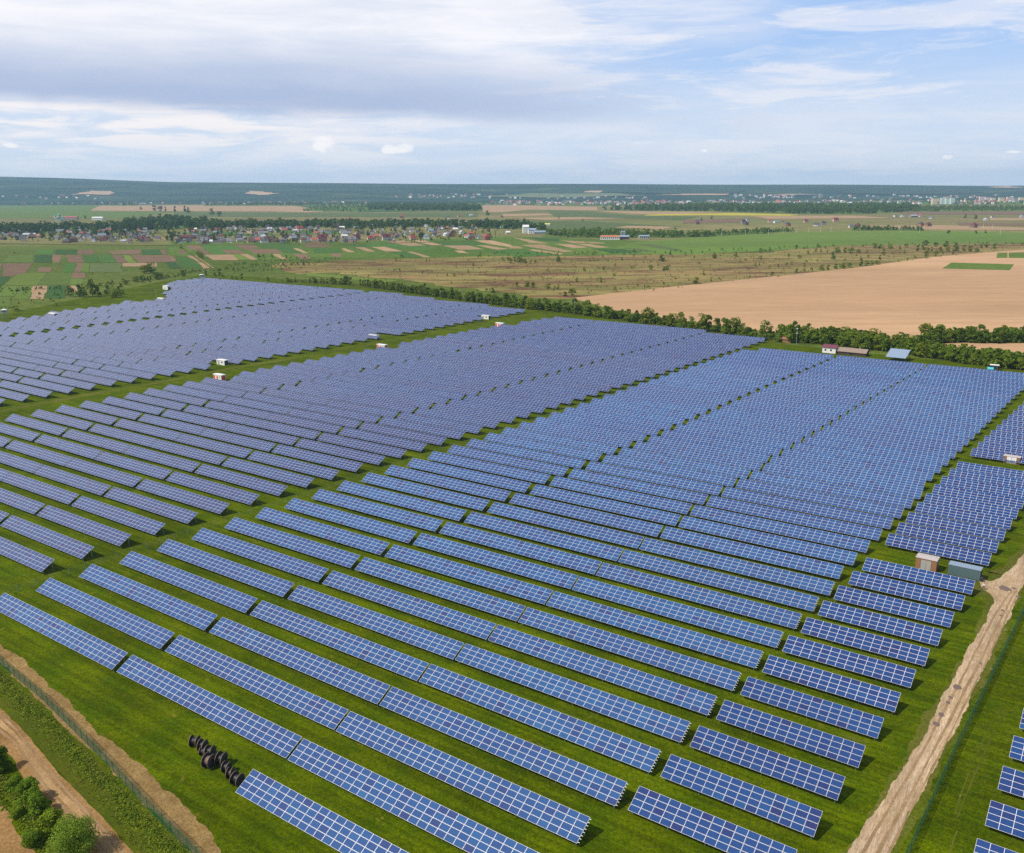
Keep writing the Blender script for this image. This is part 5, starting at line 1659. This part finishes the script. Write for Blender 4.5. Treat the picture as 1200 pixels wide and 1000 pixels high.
def kiosk(x, y, label, L=6.0, Wd=2.6, h=2.7, walls=None, roof=None, doors=(), rz=YAW, group=None, over=.18, trim=None, name='transformer_kiosk', cat='kiosk', pitch=.12):
    root = thing(name, label, cat, (x, y, 0), rz, group)
    mb = MB(); mb.box(-L/2, L/2, -Wd/2, Wd/2, 0, h)
    part(root, 'wall', mb, walls)
    mb = MB()
    o_ = over
    P = [(-L/2-o_, -Wd/2-o_, h+.02), (L/2+o_, -Wd/2-o_, h+.02), (L/2+o_, Wd/2+o_, h+.02), (-L/2-o_, Wd/2+o_, h+.02)]
    T_ = [(-L/2-o_, -Wd/2-o_, h+.15), (L/2+o_, -Wd/2-o_, h+.15), (L/2+o_, Wd/2+o_, h+.15), (-L/2-o_, Wd/2+o_, h+.15)]
    r0, r1 = (-L/2-o_, 0, h+.15+pitch), (L/2+o_, 0, h+.15+pitch)
    mb.face(P[::-1]); mb.face([T_[0], T_[1], r1, r0]); mb.face([T_[2], T_[3], r0, r1])
    for i in range(4):
        j = (i+1) % 4
        mb.face([P[i], P[j], T_[j], T_[i]])
    mb.face([T_[1], T_[2], r1]); mb.face([T_[3], T_[0], r0])
    part(root, 'roof', mb, roof)
    for (nm, face, a, b, z0, z1, m_) in doors:
        mb = MB()
        if face == 'front': mb.box(a, b, -Wd/2-.05, -Wd/2+.02, z0, z1)
        else: mb.box(L/2-.02, L/2+.05, a, b, z0, z1)
        part(root, nm, mb, m_)
    return root


RW = [('door', 'front', -2.9, -1.6, .2, 2.4, M['red_paint']), ('door', 'front', -.55, .55, .5, 2.2, M['red_paint']), ('door', 'side', -1.1, 1.1, .2, 2.4, M['red_paint']), ('vent', 'front', 1.3, 2.2, 1.5, 2.2, M['grey_door'])]
WW = [('door', 'front', -2.0, -.9, .2, 2.2, M['grey_door']), ('door', 'side', -1.1, 1.1, .1, 2.4, M['dark_gap']), ('vent', 'front', .6, 1.8, 1.2, 1.9, M['dark_gap'])]
G_ = 'transformer kiosks along the broad aisle'
for (px, py, l) in ((257.5, 445.5, 'white kiosk with red doors beside the aisle, closest of the three red-doored'), (448, 409.5, 'white kiosk with red doors beside the aisle, middle of the three red-doored'), (586, 383.5, 'white kiosk with red doors beside the aisle, farthest of the three red-doored')):
    x, y = at(px, py, 0); kiosk(x, y, l, doors=RW, walls=M['white_paint'], roof=M['white_paint'], group=G_)
for (px, py, l) in ((261, 427.5, 'all-white kiosk across the aisle from the closest red-doored kiosk'), (438.5, 397.5, 'all-white kiosk across the aisle from the middle red-doored kiosk'), (569.5, 374, 'all-white kiosk across the aisle from the farthest red-doored kiosk')):
    x, y = at(px, py, 0); kiosk(x, y, l, L=6.4, h=2.5, doors=WW, walls=M['white_paint'], roof=M['white_paint'], group=G_)
for (px, py, l, hh) in ((62.5, 371.5, 'low white kiosk at the outer edge of the far left block', 2.6), (189.5, 354.5, 'white kiosk in a notch among the far left rows', 3.4), (195.5, 339.5, 'white kiosk with flat roof near the far corner of the left block', 3.4)):
    x, y = at(px, py, 0); kiosk(x, y, l, L=7.5, Wd=3.2, h=hh, doors=WW, walls=M['white_paint'], roof=M['white_paint'], group=None)
# brick transformer kiosks of the right-hand block
BD = [('door', 'front', -1.1, -.03, .2, 2.6, M['grey_door']), ('door', 'front', .03, 1.1, .2, 2.6, M['grey_door']), ('vent', 'side', -.5, .5, 1.6, 2.2, M['grey_door'])]
x, y = W(113.0, 139.3); kiosk(x, y, 'brick kiosk with grey double door and stained white roof beside the teal container', L=4.6, Wd=3.0, h=2.9, doors=BD, walls=M['brick'], roof=M['rust_roof'], over=.12)
x, y = at(1185.5, 543); kiosk(x, y, 'brick kiosk with pale doors in the cross aisle between the rows', L=4.8, Wd=2.6, h=2.4, doors=[('door', 'front', -1.4, -.05, .2, 2.6, M['white_paint']), ('door', 'front', .05, 1.4, .2, 2.6, M['white_paint'])], walls=M['brick'], roof=M['rust_roof'], over=.12)
# teal container with upright ribs
cx_, cy_ = W(121.2, 139.6)
cont = thing('storage_container', 'teal-grey ribbed steel storage container with blue-grey roof next to the brick kiosk', 'container', (cx_, cy_, 0), YAW)
mb = MB(); mb.box(-3.4, 3.4, -1.2, 1.2, .15, 2.6)
k = -3.3
while k < 3.35:
    mb.box(k, k+.16, -1.26, -1.19, .25, 2.5); mb.box(k, k+.16, 1.19, 1.26, .25, 2.5); k += .34
part(cont, 'wall', mb, M['teal'])
mb = MB()
mb.box(-3.5, 3.5, -1.32, 1.32, 2.61, 2.72)
k = -3.4
while k < 3.4:
    mb.box(k, k+.1, -1.3, 1.3, 2.719, 2.76); k += .56
part(cont, 'roof', mb, M['teal_roof'])
mb = MB(); mb.box(3.39, 3.45, -1.05, 1.05, .3, 2.45)
for z in (-.5, .0, .5): mb.box(3.44, 3.50, z-.03, z+.03, .3, 2.45)
part(cont, 'door', mb, M['dark_gap'])
mb = MB()
for sx in (-3.2, 0, 3.0): mb.box(sx, sx+.3, -1.1, 1.1, 0, .16)
part(cont, 'skid', mb, M['dark_gap'])
# planks in front of the container
px0 = W(116.6, 136.6)
pl = thing('plank_pile', 'low pile of red-brown planks in front of the teal container', 'planks', (px0[0], px0[1], 0), YAW+.04)
for i in range(11):
    mb = MB(); a = random.uniform(-.04, .04)
    mb.bar((-2.2+random.uniform(-.3, .3), -.9+i*.17, .12+.12*(i % 3)), (2.2+random.uniform(-.3, .3), -.9+i*.17+a, .12+.12*(i % 3)), .09, 4)
    part(pl, 'plank', mb, M['plank'])
# waste bin, by the end of the row
bx = at(1149.5, 682)
bn = thing('waste_bin', 'small dark two-wheeled waste bin leaning on the grass near the person', 'bin', (bx[0], bx[1], 0), YAW)
mb = MB()
mb.face([(-.24, -.26, 0), (-.24, .26, 0), (.24, .26, 0), (.24, -.26, 0)])
lo_, hi2 = [(-.24, -.26, .05), (.24, -.26, .05), (.24, .26, .05), (-.24, .26, .05)], [(-.32, -.36, 1.0), (.32, -.36, 1.0), (.32, .36, 1.0), (-.32, .36, 1.0)]
for i in range(4): mb.face([lo_[i], lo_[(i+1) % 4], hi2[(i+1) % 4], hi2[i]])
part(bn, 'body', mb, M['reel'])
mb = MB(); mb.box(-.35, .35, -.4, .38, 1.0, 1.07); part(bn, 'lid', mb, M['dark_gap'])
for sx in (-1, 1):
    mb = MB(); ring(mb, -.03, 0.0, .13, .06, 16); part(bn, 'wheel', mb, M['reel'], (sx*.27, .3, .13))

# ------------------------------------------------------------------ huts by the hedge
def gable(x, y, label, L, Wd, h, hr, wall, roofm, rz=YAW, name='hut', cat='hut', wins=(), open_front=False):
    root = thing(name, label, cat, (x, y, 0), rz)
    w_, r_, n_ = house_meshes(L, Wd, h, hr)
    o1 = link('wall', w_, root); o2 = link('roof', r_, root)
    for o_, m_ in ((o1, wall), (o2, roofm)):
        o_.data.materials.clear(); o_.data.materials.append(m_)
    for (a, b, z0, z1) in wins:
        mb = MB(); mb.box(a, b, -Wd/2-.04, -Wd/2+.02, z0, z1); part(root, 'window' if z0 > .3 else 'door', mb, M['win'])
    return root


M['maroon_roof'] = plain('maroon_roof', (0.16, 0.04, 0.06), .6)
M['old_roof'] = plain('old_grey_brown_roof', (0.27, 0.20, 0.155), .85, 0, .25, 2)
M['dark_wood'] = plain('dark_timber', (0.06, 0.035, 0.03), .8)
M['canopy'] = plain('pale_blue_sheet_roof', (0.28, 0.36, 0.47), .45, .1)
x, y = W(3.8, 424.5); gable(x, y, 'white hut with maroon roof and two small windows by the hedge', 7.2, 5.5, 3.2, 1.1, M['white_paint'], M['maroon_roof'], wins=((-2.4, -1.4, 1.2, 2.2), (.6, 1.6, 1.2, 2.2)))
x, y = W(16.2, 424.5); gable(x, y, 'long low shed with weathered grey-brown roof beside the white hut', 14.5, 6.5, 1.9, 1.5, M['dark_wood'], M['old_roof'], name='shed', cat='shed', wins=((-1.2, .2, .1, 1.7),))
cxp = W(40.0, 420.5)
cn = thing('canopy_shelter', 'open shelter with a large pale blue sloping sheet roof', 'shelter', (cxp[0], cxp[1], 0), YAW)
mb = MB()
mb.face([(-5, -5, 2.2), (5, -5, 2.2), (5, 5, 5.2), (-5, 5, 5.2)]); mb.face([(-5, -5, 2.1), (-5, 5, 5.1), (5, 5, 5.1), (5, -5, 2.1)])
for a, b in (((-5, -5, 2.2), (5, -5, 2.2)), ((5, -5, 2.2), (5, 5, 5.2)), ((5, 5, 5.2), (-5, 5, 5.2)), ((-5, 5, 5.2), (-5, -5, 2.2))):
    mb.face([a, b, (b[0], b[1], b[2]-.1), (a[0], a[1], a[2]-.1)])
for i in range(9):
    xx = -4.6+i*1.15
    mb.bar((xx, -5, 2.24), (xx, 5, 5.24), .04, 4)
part(cn, 'roof', mb, M['canopy'])
for sx in (-4.7, 4.7):
    for sy, hh in ((-4.7, 2.2), (4.7, 5.0)):
        mb = MB(); mb.box(sx-.1, sx+.1, sy-.1, sy+.1, 0, hh); part(cn, 'post', mb, M['dark_wood'])
# small brick box by the hedge, lamp mast and lightning mast
x, y = at(922.5, 401.5); gable(x, y, 'little brick shed with rusty roof at the foot of the hedge', 5.0, 3.6, 2.2, .9, M['brick'], M['plank'], name='shed', cat='shed')


def mast(px, py, h, label, lamps=True):
    x, y = at(px, py)
    root = thing('lamp_mast', label, 'mast', (x, y, 0))
    mb = MB(); mb.bar((0, 0, 0), (0, 0, h), .14, 8, 0, .07); part(root, 'pole', mb, M['steel'])
    if lamps:
        for z in (h*.62, h*.86):
            mb = MB(); mb.box(-.35, .35, -.3, .3, z, z+.45); part(root, 'lamp', mb, M['white_paint'])
    mb = MB(); mb.bar((0, 0, h), (0, 0, h+1.4), .03, 5); part(root, 'rod', mb, M['steel'])


mast(933, 405, 11, 'tall grey lamp mast in front of the hedge near the little brick shed')
mast(673.5, 368.5, 10, 'thin grey mast at the far corner of the violet block')
mast(239.5, 331, 12, 'thin white mast beside the watchtower near the far corner')
mast(183, 347, 11, 'thin green pole at the edge of the far left block', False)


def tower(px, py, label):
    x, y = at(px, py)
    root = thing('watchtower', label, 'watchtower', (x, y, 0), .3)
    for sx in (-1.2, 1.2):
        for sy in (-1.2, 1.2):
            mb = MB(); mb.bar((sx*1.2, sy*1.2, 0), (sx*.85, sy*.85, 4.4), .11, 5); part(root, 'leg', mb, M['steel'])
    mb = MB()
    for z in (1.5, 3.0):
        for a, b in (((-1.3, -1.3), (1.3, -1.3)), ((1.3, -1.3), (1.3, 1.3)), ((1.3, 1.3), (-1.3, 1.3)), ((-1.3, 1.3), (-1.3, -1.3))):
            mb.bar((a[0], a[1], z), (b[0]*.95, b[1]*.95, z+1.2), .05, 4)
    part(root, 'brace', mb, M['steel'])
    mb = MB(); mb.box(-1.7, 1.7, -1.7, 1.7, 4.4, 4.55); mb.box(-1.4, 1.4, -1.4, 1.4, 4.55, 5.5); mb.box(-1.4, -1.2, -1.4, 1.4, 5.5, 6.6); mb.box(1.2, 1.4, -1.4, 1.4, 5.5, 6.6); mb.box(-1.2, 1.2, 1.2, 1.4, 5.5, 6.6)
    part(root, 'cabin', mb, M['canopy'])
    mb = MB(); mb.box(-1.15, 1.15, -1.36, -1.3, 5.5, 6.6); part(root, 'window', mb, M['win'])
    mb = MB()
    for a in range(4):
        P = [(-1.9, -1.9, 6.6), (1.9, -1.9, 6.6), (1.9, 1.9, 6.6), (-1.9, 1.9, 6.6)]
        mb.face([P[a], P[(a+1) % 4], (0, 0, 7.4)])
    mb.face([(-1.9, -1.9, 6.6), (-1.9, 1.9, 6.6), (1.9, 1.9, 6.6), (1.9, -1.9, 6.6)])
    part(root, 'roof', mb, M['white_paint'])


tower(6, 374, 'watchtower with blue cabin and white roof at the edge of the far left block')
tower(236.5, 330, 'watchtower with pale blue cabin beside the thin white mast')
# low timber frame left in the meadow
x, y = at(175.5, 345.5)
fr = thing('timber_frame', 'bare timber goalpost-like frame standing in the meadow near the green pole', 'frame', (x, y, 0), .2)
for sx in (-3, 3):
    mb = MB(); mb.box(sx-.2, sx+.2, -.2, .2, 0, 4.2); part(fr, 'post', mb, M['rubble'])
mb = MB(); mb.box(-3.6, 3.6, -.25, .25, 4.2, 4.6); part(fr, 'beam', mb, M['rubble'])
# guard booth behind the last row, and a cyan tank
x, y = at(1165, 434); kiosk(x, y, 'small white-roofed booth behind the last row near the hedge', L=3.4, Wd=2.4, h=2.6, walls=M['dark_gap'], roof=M['white_paint'], over=.35, name='booth', cat='booth', doors=[('window', 'front', -1.2, 1.2, 1.1, 2.0, M['win'])])
x, y = at(1160.5, 435)
M['cyan'] = plain('cyan_plastic', (0.05, 0.45, 0.52), .4)
tk = thing('water_tank', 'cyan plastic water tank on its side next to the white-roofed booth', 'tank', (x, y, 0), YAW)
mb = MB(); ring(mb, -1.4, 0.0, .85, 2.8, 24); part(tk, 'shell', mb, M['cyan'], (0, 0, 1.1))
mb = MB(); mb.box(-1.1, -.8, -.7, .7, 0, .5); mb.box(.8, 1.1, -.7, .7, 0, .5); part(tk, 'cradle', mb, M['steel'])
mb = MB(); mb.bar((0, 0, .8), (0, 0, 1.05), .22, 12); part(tk, 'cap', mb, M['reel'], (0, 0, 1.1))

# ------------------------------------------------------------------ village landmarks
M['copper'] = plain('green_copper', (0.08, 0.34, 0.26), .5, .1)
M['gold_wall'] = plain('pale_yellow_render', (0.50, 0.50, 0.36), .8)
M['red_sheet'] = plain('red_sheet_roof', (0.33, 0.10, 0.08), .7)
M['pinkish'] = plain('pinkish_render', (0.40, 0.30, 0.28), .8)


def dome(mb, x, y, z, r, h, n=12):
    prof = [(0.92, 0), (1.08, .16), (1.0, .36), (.66, .58), (.30, .76), (.10, .9), (.03, 1.0)]
    for (r0, z0_), (r1, z1_) in zip(prof, prof[1:]):
        for i in range(n):
            a, b = 2*math.pi*i/n, 2*math.pi*(i+1)/n
            mb.face([(x+r*r0*math.cos(a), y+r*r0*math.sin(a), z+h*z0_), (x+r*r0*math.cos(b), y+r*r0*math.sin(b), z+h*z0_), (x+r*r1*math.cos(b), y+r*r1*math.sin(b), z+h*z1_), (x+r*r1*math.cos(a), y+r*r1*math.sin(a), z+h*z1_)])
    mb.bar((x, y, z+h), (x, y, z+h+2.4), .15, 4); mb.bar((x-.8, y, z+h+1.6), (x+.8, y, z+h+1.6), .13, 4)


x, y = at(70, 260)
ch = thing('church', 'pale church with five green onion domes at the edge of the village', 'church', (x, y, 0), .25)
mb = MB(); mb.box(-13, 13, -5, 5, 0, 9); mb.box(-5, 5, -10, 10, 0, 8.99); part(ch, 'wall', mb, M['gold_wall'])
mb = MB()
for (a, b, c, d) in ((-13.5, 13.5, -5.5, 5.5), (-5.5, 5.5, -10.5, 10.5)):
    z = 9.05 + (0 if a < -6 else .02)
    if b-a > d-c:
        mb.face([(a, c, z), (b, c, z), (b, 0, z+4), (a, 0, z+4)]); mb.face([(b, d, z), (a, d, z), (a, 0, z+4), (b, 0, z+4)])
    else:
        mb.face([(a, d, z), (a, c, z), (0, c, z+4), (0, d, z+4)]); mb.face([(b, c, z), (b, d, z), (0, d, z+4), (0, c, z+4)])
part(ch, 'roof', mb, M['copper'])
for (a, b, r_, h0, hd) in ((0, 0, 3.6, 17, 8), (-11, 0, 2.2, 14, 6), (10.5, 0, 2.2, 11.5, 5), (0, -8, 1.9, 11.5, 5), (0, 8, 1.9, 11.5, 5)):
    mb = MB(); mb.bar((a, b, 8), (a, b, h0), r_, 10); part(ch, 'drum', mb, M['gold_wall'])
    mb = MB(); dome(mb, a, b, h0, r_*1.12, hd); part(ch, 'dome', mb, M['copper'])


def block(px, py, L, Wd, h, hr, wall, roofm, label, name, cat, rz=0.0, storeys=2, flat=False):
    x, y = at(px, py)
    root = thing(name, label, cat, (x, y, 0), rz)
    mb = MB(); mb.box(-L/2, L/2, -Wd/2, Wd/2, 0, h); part(root, 'wall', mb, wall)
    mb = MB()
    if flat:
        mb.box(-L/2-.3, L/2+.3, -Wd/2-.3, Wd/2+.3, h+.01, h+.6)
    else:
        for F in ([(-L/2-.5, -Wd/2-.6, h+.02), (L/2+.5, -Wd/2-.6, h+.02), (L/2+.5, 0, h+hr), (-L/2-.5, 0, h+hr)], [(L/2+.5, Wd/2+.6, h+.02), (-L/2-.5, Wd/2+.6, h+.02), (-L/2-.5, 0, h+hr), (L/2+.5, 0, h+hr)],
                  [(-L/2-.01, -Wd/2, h), (-L/2-.01, Wd/2, h), (-L/2-.01, 0, h+hr-.1)], [(L/2+.01, -Wd/2, h), (L/2+.01, Wd/2, h), (L/2+.01, 0, h+hr-.1)]):
            mb.face(F)
    part(root, 'roof', mb, roofm)
    for s_ in range(storeys):
        mb = MB(); n_ = max(2, int(L/3.4)); z = h*(s_+.32)/storeys
        for i in range(n_):
            xx = -L/2+L*(i+.5)/n_
            mb.box(xx-.7, xx+.7, -Wd/2-.05, -Wd/2+.02, z, z+h/storeys*.45)
        part(root, 'window', mb, M['win'])
    return root


block(77, 258, 78, 14, 8, 4.2, M['pinkish'], M['red_sheet'], 'long two-storey building with a dull red roof behind the village trees', 'school', 'building', .03)
block(115, 258, 34, 14, 7, 3, M['white_paint'], M['white_paint'], 'bright white low hall to the right of the long red-roofed building', 'hall', 'building', -.05, 1)
block(616, 273.5, 12, 12, 13, 4, M['white_paint'], M['white_paint'], 'tall white tower-like block of the white compound at the village end', 'mill', 'building', .1, 4)
block(623.5, 274, 16, 12, 8, 3, M['white_paint'], M['canopy'], 'lower white building joined to the tall white block', 'annex', 'building', .1, 2)
block(633, 274.5, 26, 12, 4, 3, M['grey_door'], M['teal_roof'], 'blue-grey roofed low barn beside the white compound', 'barn', 'barn', .1, 1)
block(653, 276, 16, 9, 4, 2.5, M['dark_wood'], M['dark_gap'], 'small dark-roofed shed in the bushes beside the village end', 'shed', 'shed', -.1, 1)
block(715, 281, 34, 12, 5.2, 2.6, M['white_paint'], plain('orange_red_roof', (0.46, 0.16, 0.08), .8), 'white-walled farm barn with orange-red roof', 'barn', 'barn', -.05, 1)
block(731.5, 280.5, 16, 14, 4.5, 2.8, M['dark_wood'], M['teal_roof'], 'open dark barn with grey-blue roof next to the orange-roofed barn', 'barn', 'barn', -.05, 1)
block(754.5, 280.3, 18, 12, 5.6, 1.6, M['grey_door'], M['canopy'], 'separate barn with bright pale blue roof beyond the farm', 'barn', 'barn', 0, 1)
for (px, l) in ((728.5, 'left grey grain silo behind the farm barns'), (731.5, 'right grey grain silo behind the farm barns')):
    x, y = at(px, 278)
    sl = thing('grain_silo', l, 'silo', (x, y, 0))
    mb = MB(); mb.bar((0, 0, 0), (0, 0, 10), 2.4, 16); part(sl, 'shell', mb, M['steel'])
    mb = MB(); mb.bar((0, 0, 10), (0, 0, 12), 2.5, 16, 0, .3); part(sl, 'roof', mb, M['teal_roof'])
block(641, 265, 14, 9, 4, 2.5, M['white_paint'], plain('yellow_roof', (.6, .62, .15), .8), 'low house with yellow-green roof behind the white compound', 'house', 'house', 0, 1)
# apartment blocks of the town
M['cream_b'] = plain('cream_concrete', (0.72, 0.60, 0.40), .8)
M['mint_b'] = plain('mint_concrete', (0.62, 0.72, 0.68), .8)
M['pink_b'] = plain('pink_concrete', (0.68, 0.54, 0.50), .8)
for (px, py, L, h, m_, l) in ((1095.5, 239.8, 34, 31, 'cream_b', 'cream apartment block, first of the tall group above the thicket'), (1100.5, 239.6, 12, 27, 'pink_b', 'narrow pinkish block next to the cream apartment block'),
                              (1104.5, 239.6, 24, 32, 'mint_b', 'pale mint apartment block, first of three joined'), (1110, 239.6, 24, 31, 'mint_b', 'pale mint apartment block, middle of three joined'), (1115.5, 239.6, 22, 32, 'mint_b', 'pale mint apartment block, last of three joined'),
                              (1150.5, 235.6, 34, 26, 'pink_b', 'pinkish-white block, first of the farther apartment row'), (1157, 235.7, 30, 22, 'pink_b', 'pinkish-white block, second of the farther apartment row'), (1163.5, 236, 26, 20, 'cream_b', 'cream block, third of the farther apartment row'),
                              (1173, 236.5, 30, 24, 'cream_b', 'cream block, fourth of the farther apartment row'), (1182.5, 236.2, 34, 26, 'pink_b', 'pinkish block, fifth of the farther apartment row'), (1190, 236.3, 30, 20, 'grey_door', 'grey block, sixth of the farther apartment row'),
                              (1197, 236.4, 34, 24, 'cream_b', 'cream block, last of the farther apartment row')):
    block(px, py, L, 14, h, 0, M[m_], M['grey_door'], l, 'apartment_block', 'apartment block', 0, 6, True)
x, y = at(1130.5, 239)
tw = thing('church', 'small golden-domed church between the two groups of apartment blocks', 'church', (x, y, 0))
mb = MB(); mb.box(-9, 9, -6, 6, 0, 11); mb.bar((0, 0, 11), (0, 0, 20), 4.5, 10); part(tw, 'wall', mb, M['cream_b'])
mb = MB(); dome(mb, 0, 0, 20, 5.0, 10); part(tw, 'dome', mb, plain('gold', (.6, .38, .08), .4, .4))
# utility poles along the far edge of the green field
for i, (px, py) in enumerate(((845.5, 276.3), (873.5, 275.8), (900.5, 275.3), (917.5, 273.6), (933.5, 273.2), (947.5, 272.7), (961.5, 272.4), (973.5, 272), (1055.5, 272.6), (1077.5, 272.9), (1172, 275), (1163, 268), (1152, 268))):
    x, y = at(px, py)
    up = thing('utility_pole', f"pale utility pole along the green field, {nth(i+1)} from the left", 'utility pole', (x, y, 0), 0, 'utility poles along the green field')
    mb = MB(); mb.bar((0, 0, 0), (0, 0, 10.5), .22, 6, 0, .14); part(up, 'pole', mb, M['white_paint'])
    mb = MB(); mb.box(-1.2, 1.2, -.08, .08, 9.4, 9.6); part(up, 'crossarm', mb, M['steel'])
# village lane
sheet('lane', ragged(spline([(182, 271.5), (188, 275), (196, 280), (206, 287), (222, 298), (240, 310), (252, 318)]), spline([(184.5, 271.5), (191, 275), (199, 280), (209, 287), (225, 298), (242.5, 310), (254, 318)]), 1.5, 3), .32, M['worn_grass'])
sheet('lane', ppts([(-20, 285.4), (190, 287.5), (300, 286.6), (420, 285.8), (560, 282.6), (560, 283.2), (420, 286.5), (300, 287.4), (190, 288.3), (-20, 286.2)]), .31, M['worn_grass'])

# ------------------------------------------------------------------ the person by the track
M['skin'] = plain('skin', (0.45, 0.26, 0.18), .6)
M['shirt'] = plain('white_shirt', (0.72, 0.71, 0.70), .8)
M['trousers'] = plain('dark_trousers', (0.03, 0.035, 0.05), .8)
M['hair'] = plain('brown_hair', (0.05, 0.03, 0.02), .7)


def skinned(name, V, E, Rd, m_, parent, root=0):
    me = bpy.data.meshes.new(name)
    me.from_pydata(V, E, [])
    me.materials.append(m_)
    o = link(name, me, parent)
    md = o.modifiers.new('skin', 'SKIN'); md.use_smooth_shade = True
    for i, r_ in enumerate(Rd):
        me.skin_vertices[0].data[i].radius = (r_, r_) if not isinstance(r_, tuple) else r_
    me.skin_vertices[0].data[root].use_root = True
    s_ = o.modifiers.new('sub', 'SUBSURF'); s_.levels = 1; s_.render_levels = 2
    return o


x, y = at(1152.3, 691.5)
pr = thing('person', 'person in a white shirt and dark trousers standing beside the gravel track', 'person', (x, y, 0), -.5)
V = [(0, 0, .93), (0, 0, 1.12), (0, .01, 1.32), (0, 0, 1.45), (0, 0, 1.53), (0, -.01, 1.60), (0, -.01, 1.70),
     (.17, 0, 1.40), (.24, .02, 1.14), (.25, -.08, .90), (.25, -.11, .80), (-.17, 0, 1.40), (-.25, .02, 1.14), (-.24, -.06, .90), (-.24, -.09, .80),
     (.10, 0, .88), (.12, -.02, .49), (.12, .03, .09), (.13, -.13, .04), (-.10, 0, .88), (-.13, .01, .49), (-.14, .05, .09), (-.16, -.11, .04)]
Ed = [(0, 1), (1, 2), (2, 3), (3, 4), (4, 5), (5, 6), (2, 7), (7, 8), (8, 9), (9, 10), (2, 11), (11, 12), (12, 13), (13, 14), (0, 15), (15, 16), (16, 17), (17, 18), (0, 19), (19, 20), (20, 21), (21, 22)]
Rd = [(.145, .11), (.13, .10), (.15, .105), (.07, .06), .055, .085, .075, .06, .045, .036, .03, .06, .045, .036, .03, .085, .058, .04, .035, .085, .058, .04, .035]
skinned('body', V, Ed, Rd, M['skin'], pr)
for sx, wx, wy in ((1, .25, -.11), (-1, -.24, -.09)):
    for k in range(5):
        pass
    FV = [(wx, wy, .80), (wx, wy-.01, .74)]; FE = [(0, 1)]; FR = [.03, .032]
    for k, (dy, ln) in enumerate(((-.030, .075), (-.010, .085), (.010, .080), (.028, .062))):
        i = len(FV); FV += [(wx, wy-.01+dy, .70), (wx, wy-.02+dy*1.1, .70-ln*.55), (wx-.01*sx, wy-.01+dy*1.1, .70-ln)]
        FE += [(1, i), (i, i+1), (i+1, i+2)]; FR += [.010, .009, .008]
    i = len(FV); FV += [(wx-.005*sx, wy-.045, .745), (wx-.01*sx, wy-.06, .71)]; FE += [(1, i), (i, i+1)]; FR += [.011, .009]
    skinned('hand', FV, FE, FR, M['skin'], pr)
SV = [V[0], V[1], V[2], V[3], V[7], V[8], (.245, -.03, 1.02), V[11], V[12], (-.245, -.02, 1.02)]
skinned('shirt', SV, [(0, 1), (1, 2), (2, 3), (2, 4), (4, 5), (5, 6), (2, 7), (7, 8), (8, 9)], [(.158, .125), (.145, .115), (.165, .12), .075, .075, .062, .056, .075, .062, .056], M['shirt'], pr)
TV = [V[0], V[15], V[16], V[17], V[19], V[20], V[21]]
skinned('trousers', TV, [(0, 1), (1, 2), (2, 3), (0, 4), (4, 5), (5, 6)], [(.155, .122), .10, .072, .06, .10, .072, .06], M['trousers'], pr)
for k in (0, 1):
    a, b = (V[17], V[18]) if k == 0 else (V[21], V[22])
    skinned('shoe', [(a[0], a[1]+.03, .045), (a[0], a[1]-.03, .045), (b[0], b[1]-.03, .04)], [(0, 1), (1, 2)], [.045, .048, .04], M['dark_gap'], pr)
mb = MB()
for i in range(6):
    for j in range(12):
        def sp(i_, j_):
            th, ph_ = math.pi*.55*i_/6, 2*math.pi*j_/12
            return (.098*math.sin(th)*math.cos(ph_), .012+.108*math.sin(th)*math.sin(ph_), 1.665+.105*math.cos(th))
        mb.face([sp(i, j), sp(i+1, j), sp(i+1, j+1), sp(i, j+1)])
part(pr, 'hair', mb, M['hair'])
for sx in (-.032, .032):
    mb = MB(); mb.bar((sx, -.10, 1.655), (sx, -.088, 1.655), .012, 8); part(pr, 'eye', mb, M['dark_gap'])
mb = MB(); mb.bar((0, -.088, 1.645), (0, -.112, 1.618), .008, 6, 0, .014); part(pr, 'nose', mb, M['skin'])
mb = MB(); mb.box(-.024, .024, -.097, -.088, 1.585, 1.592); part(pr, 'mouth', mb, M['plank'])

# ------------------------------------------------------------------ haze
def hz(t, b, o):
    t.nt.nodes.remove(b)
    v = t.n('ShaderNodeVolumePrincipled')
    v.inputs['Color'].default_value = (0.46, 0.72, 1.0, 1)
    v.inputs['Density'].default_value = 5.1e-5
    v.inputs['Anisotropy'].default_value = 0.1
    t.l(v.outputs[0], o.inputs['Volume'])
M['haze'] = mat('haze', hz)
mb = MB(); mb.box(-12400, 12400, -480, 15400, -5, 335)
hzo = link('haze', mb.mesh('haze', M['haze']))
tag(hzo, 'thin blue haze over the plain and the hills', None, None, 'stuff')
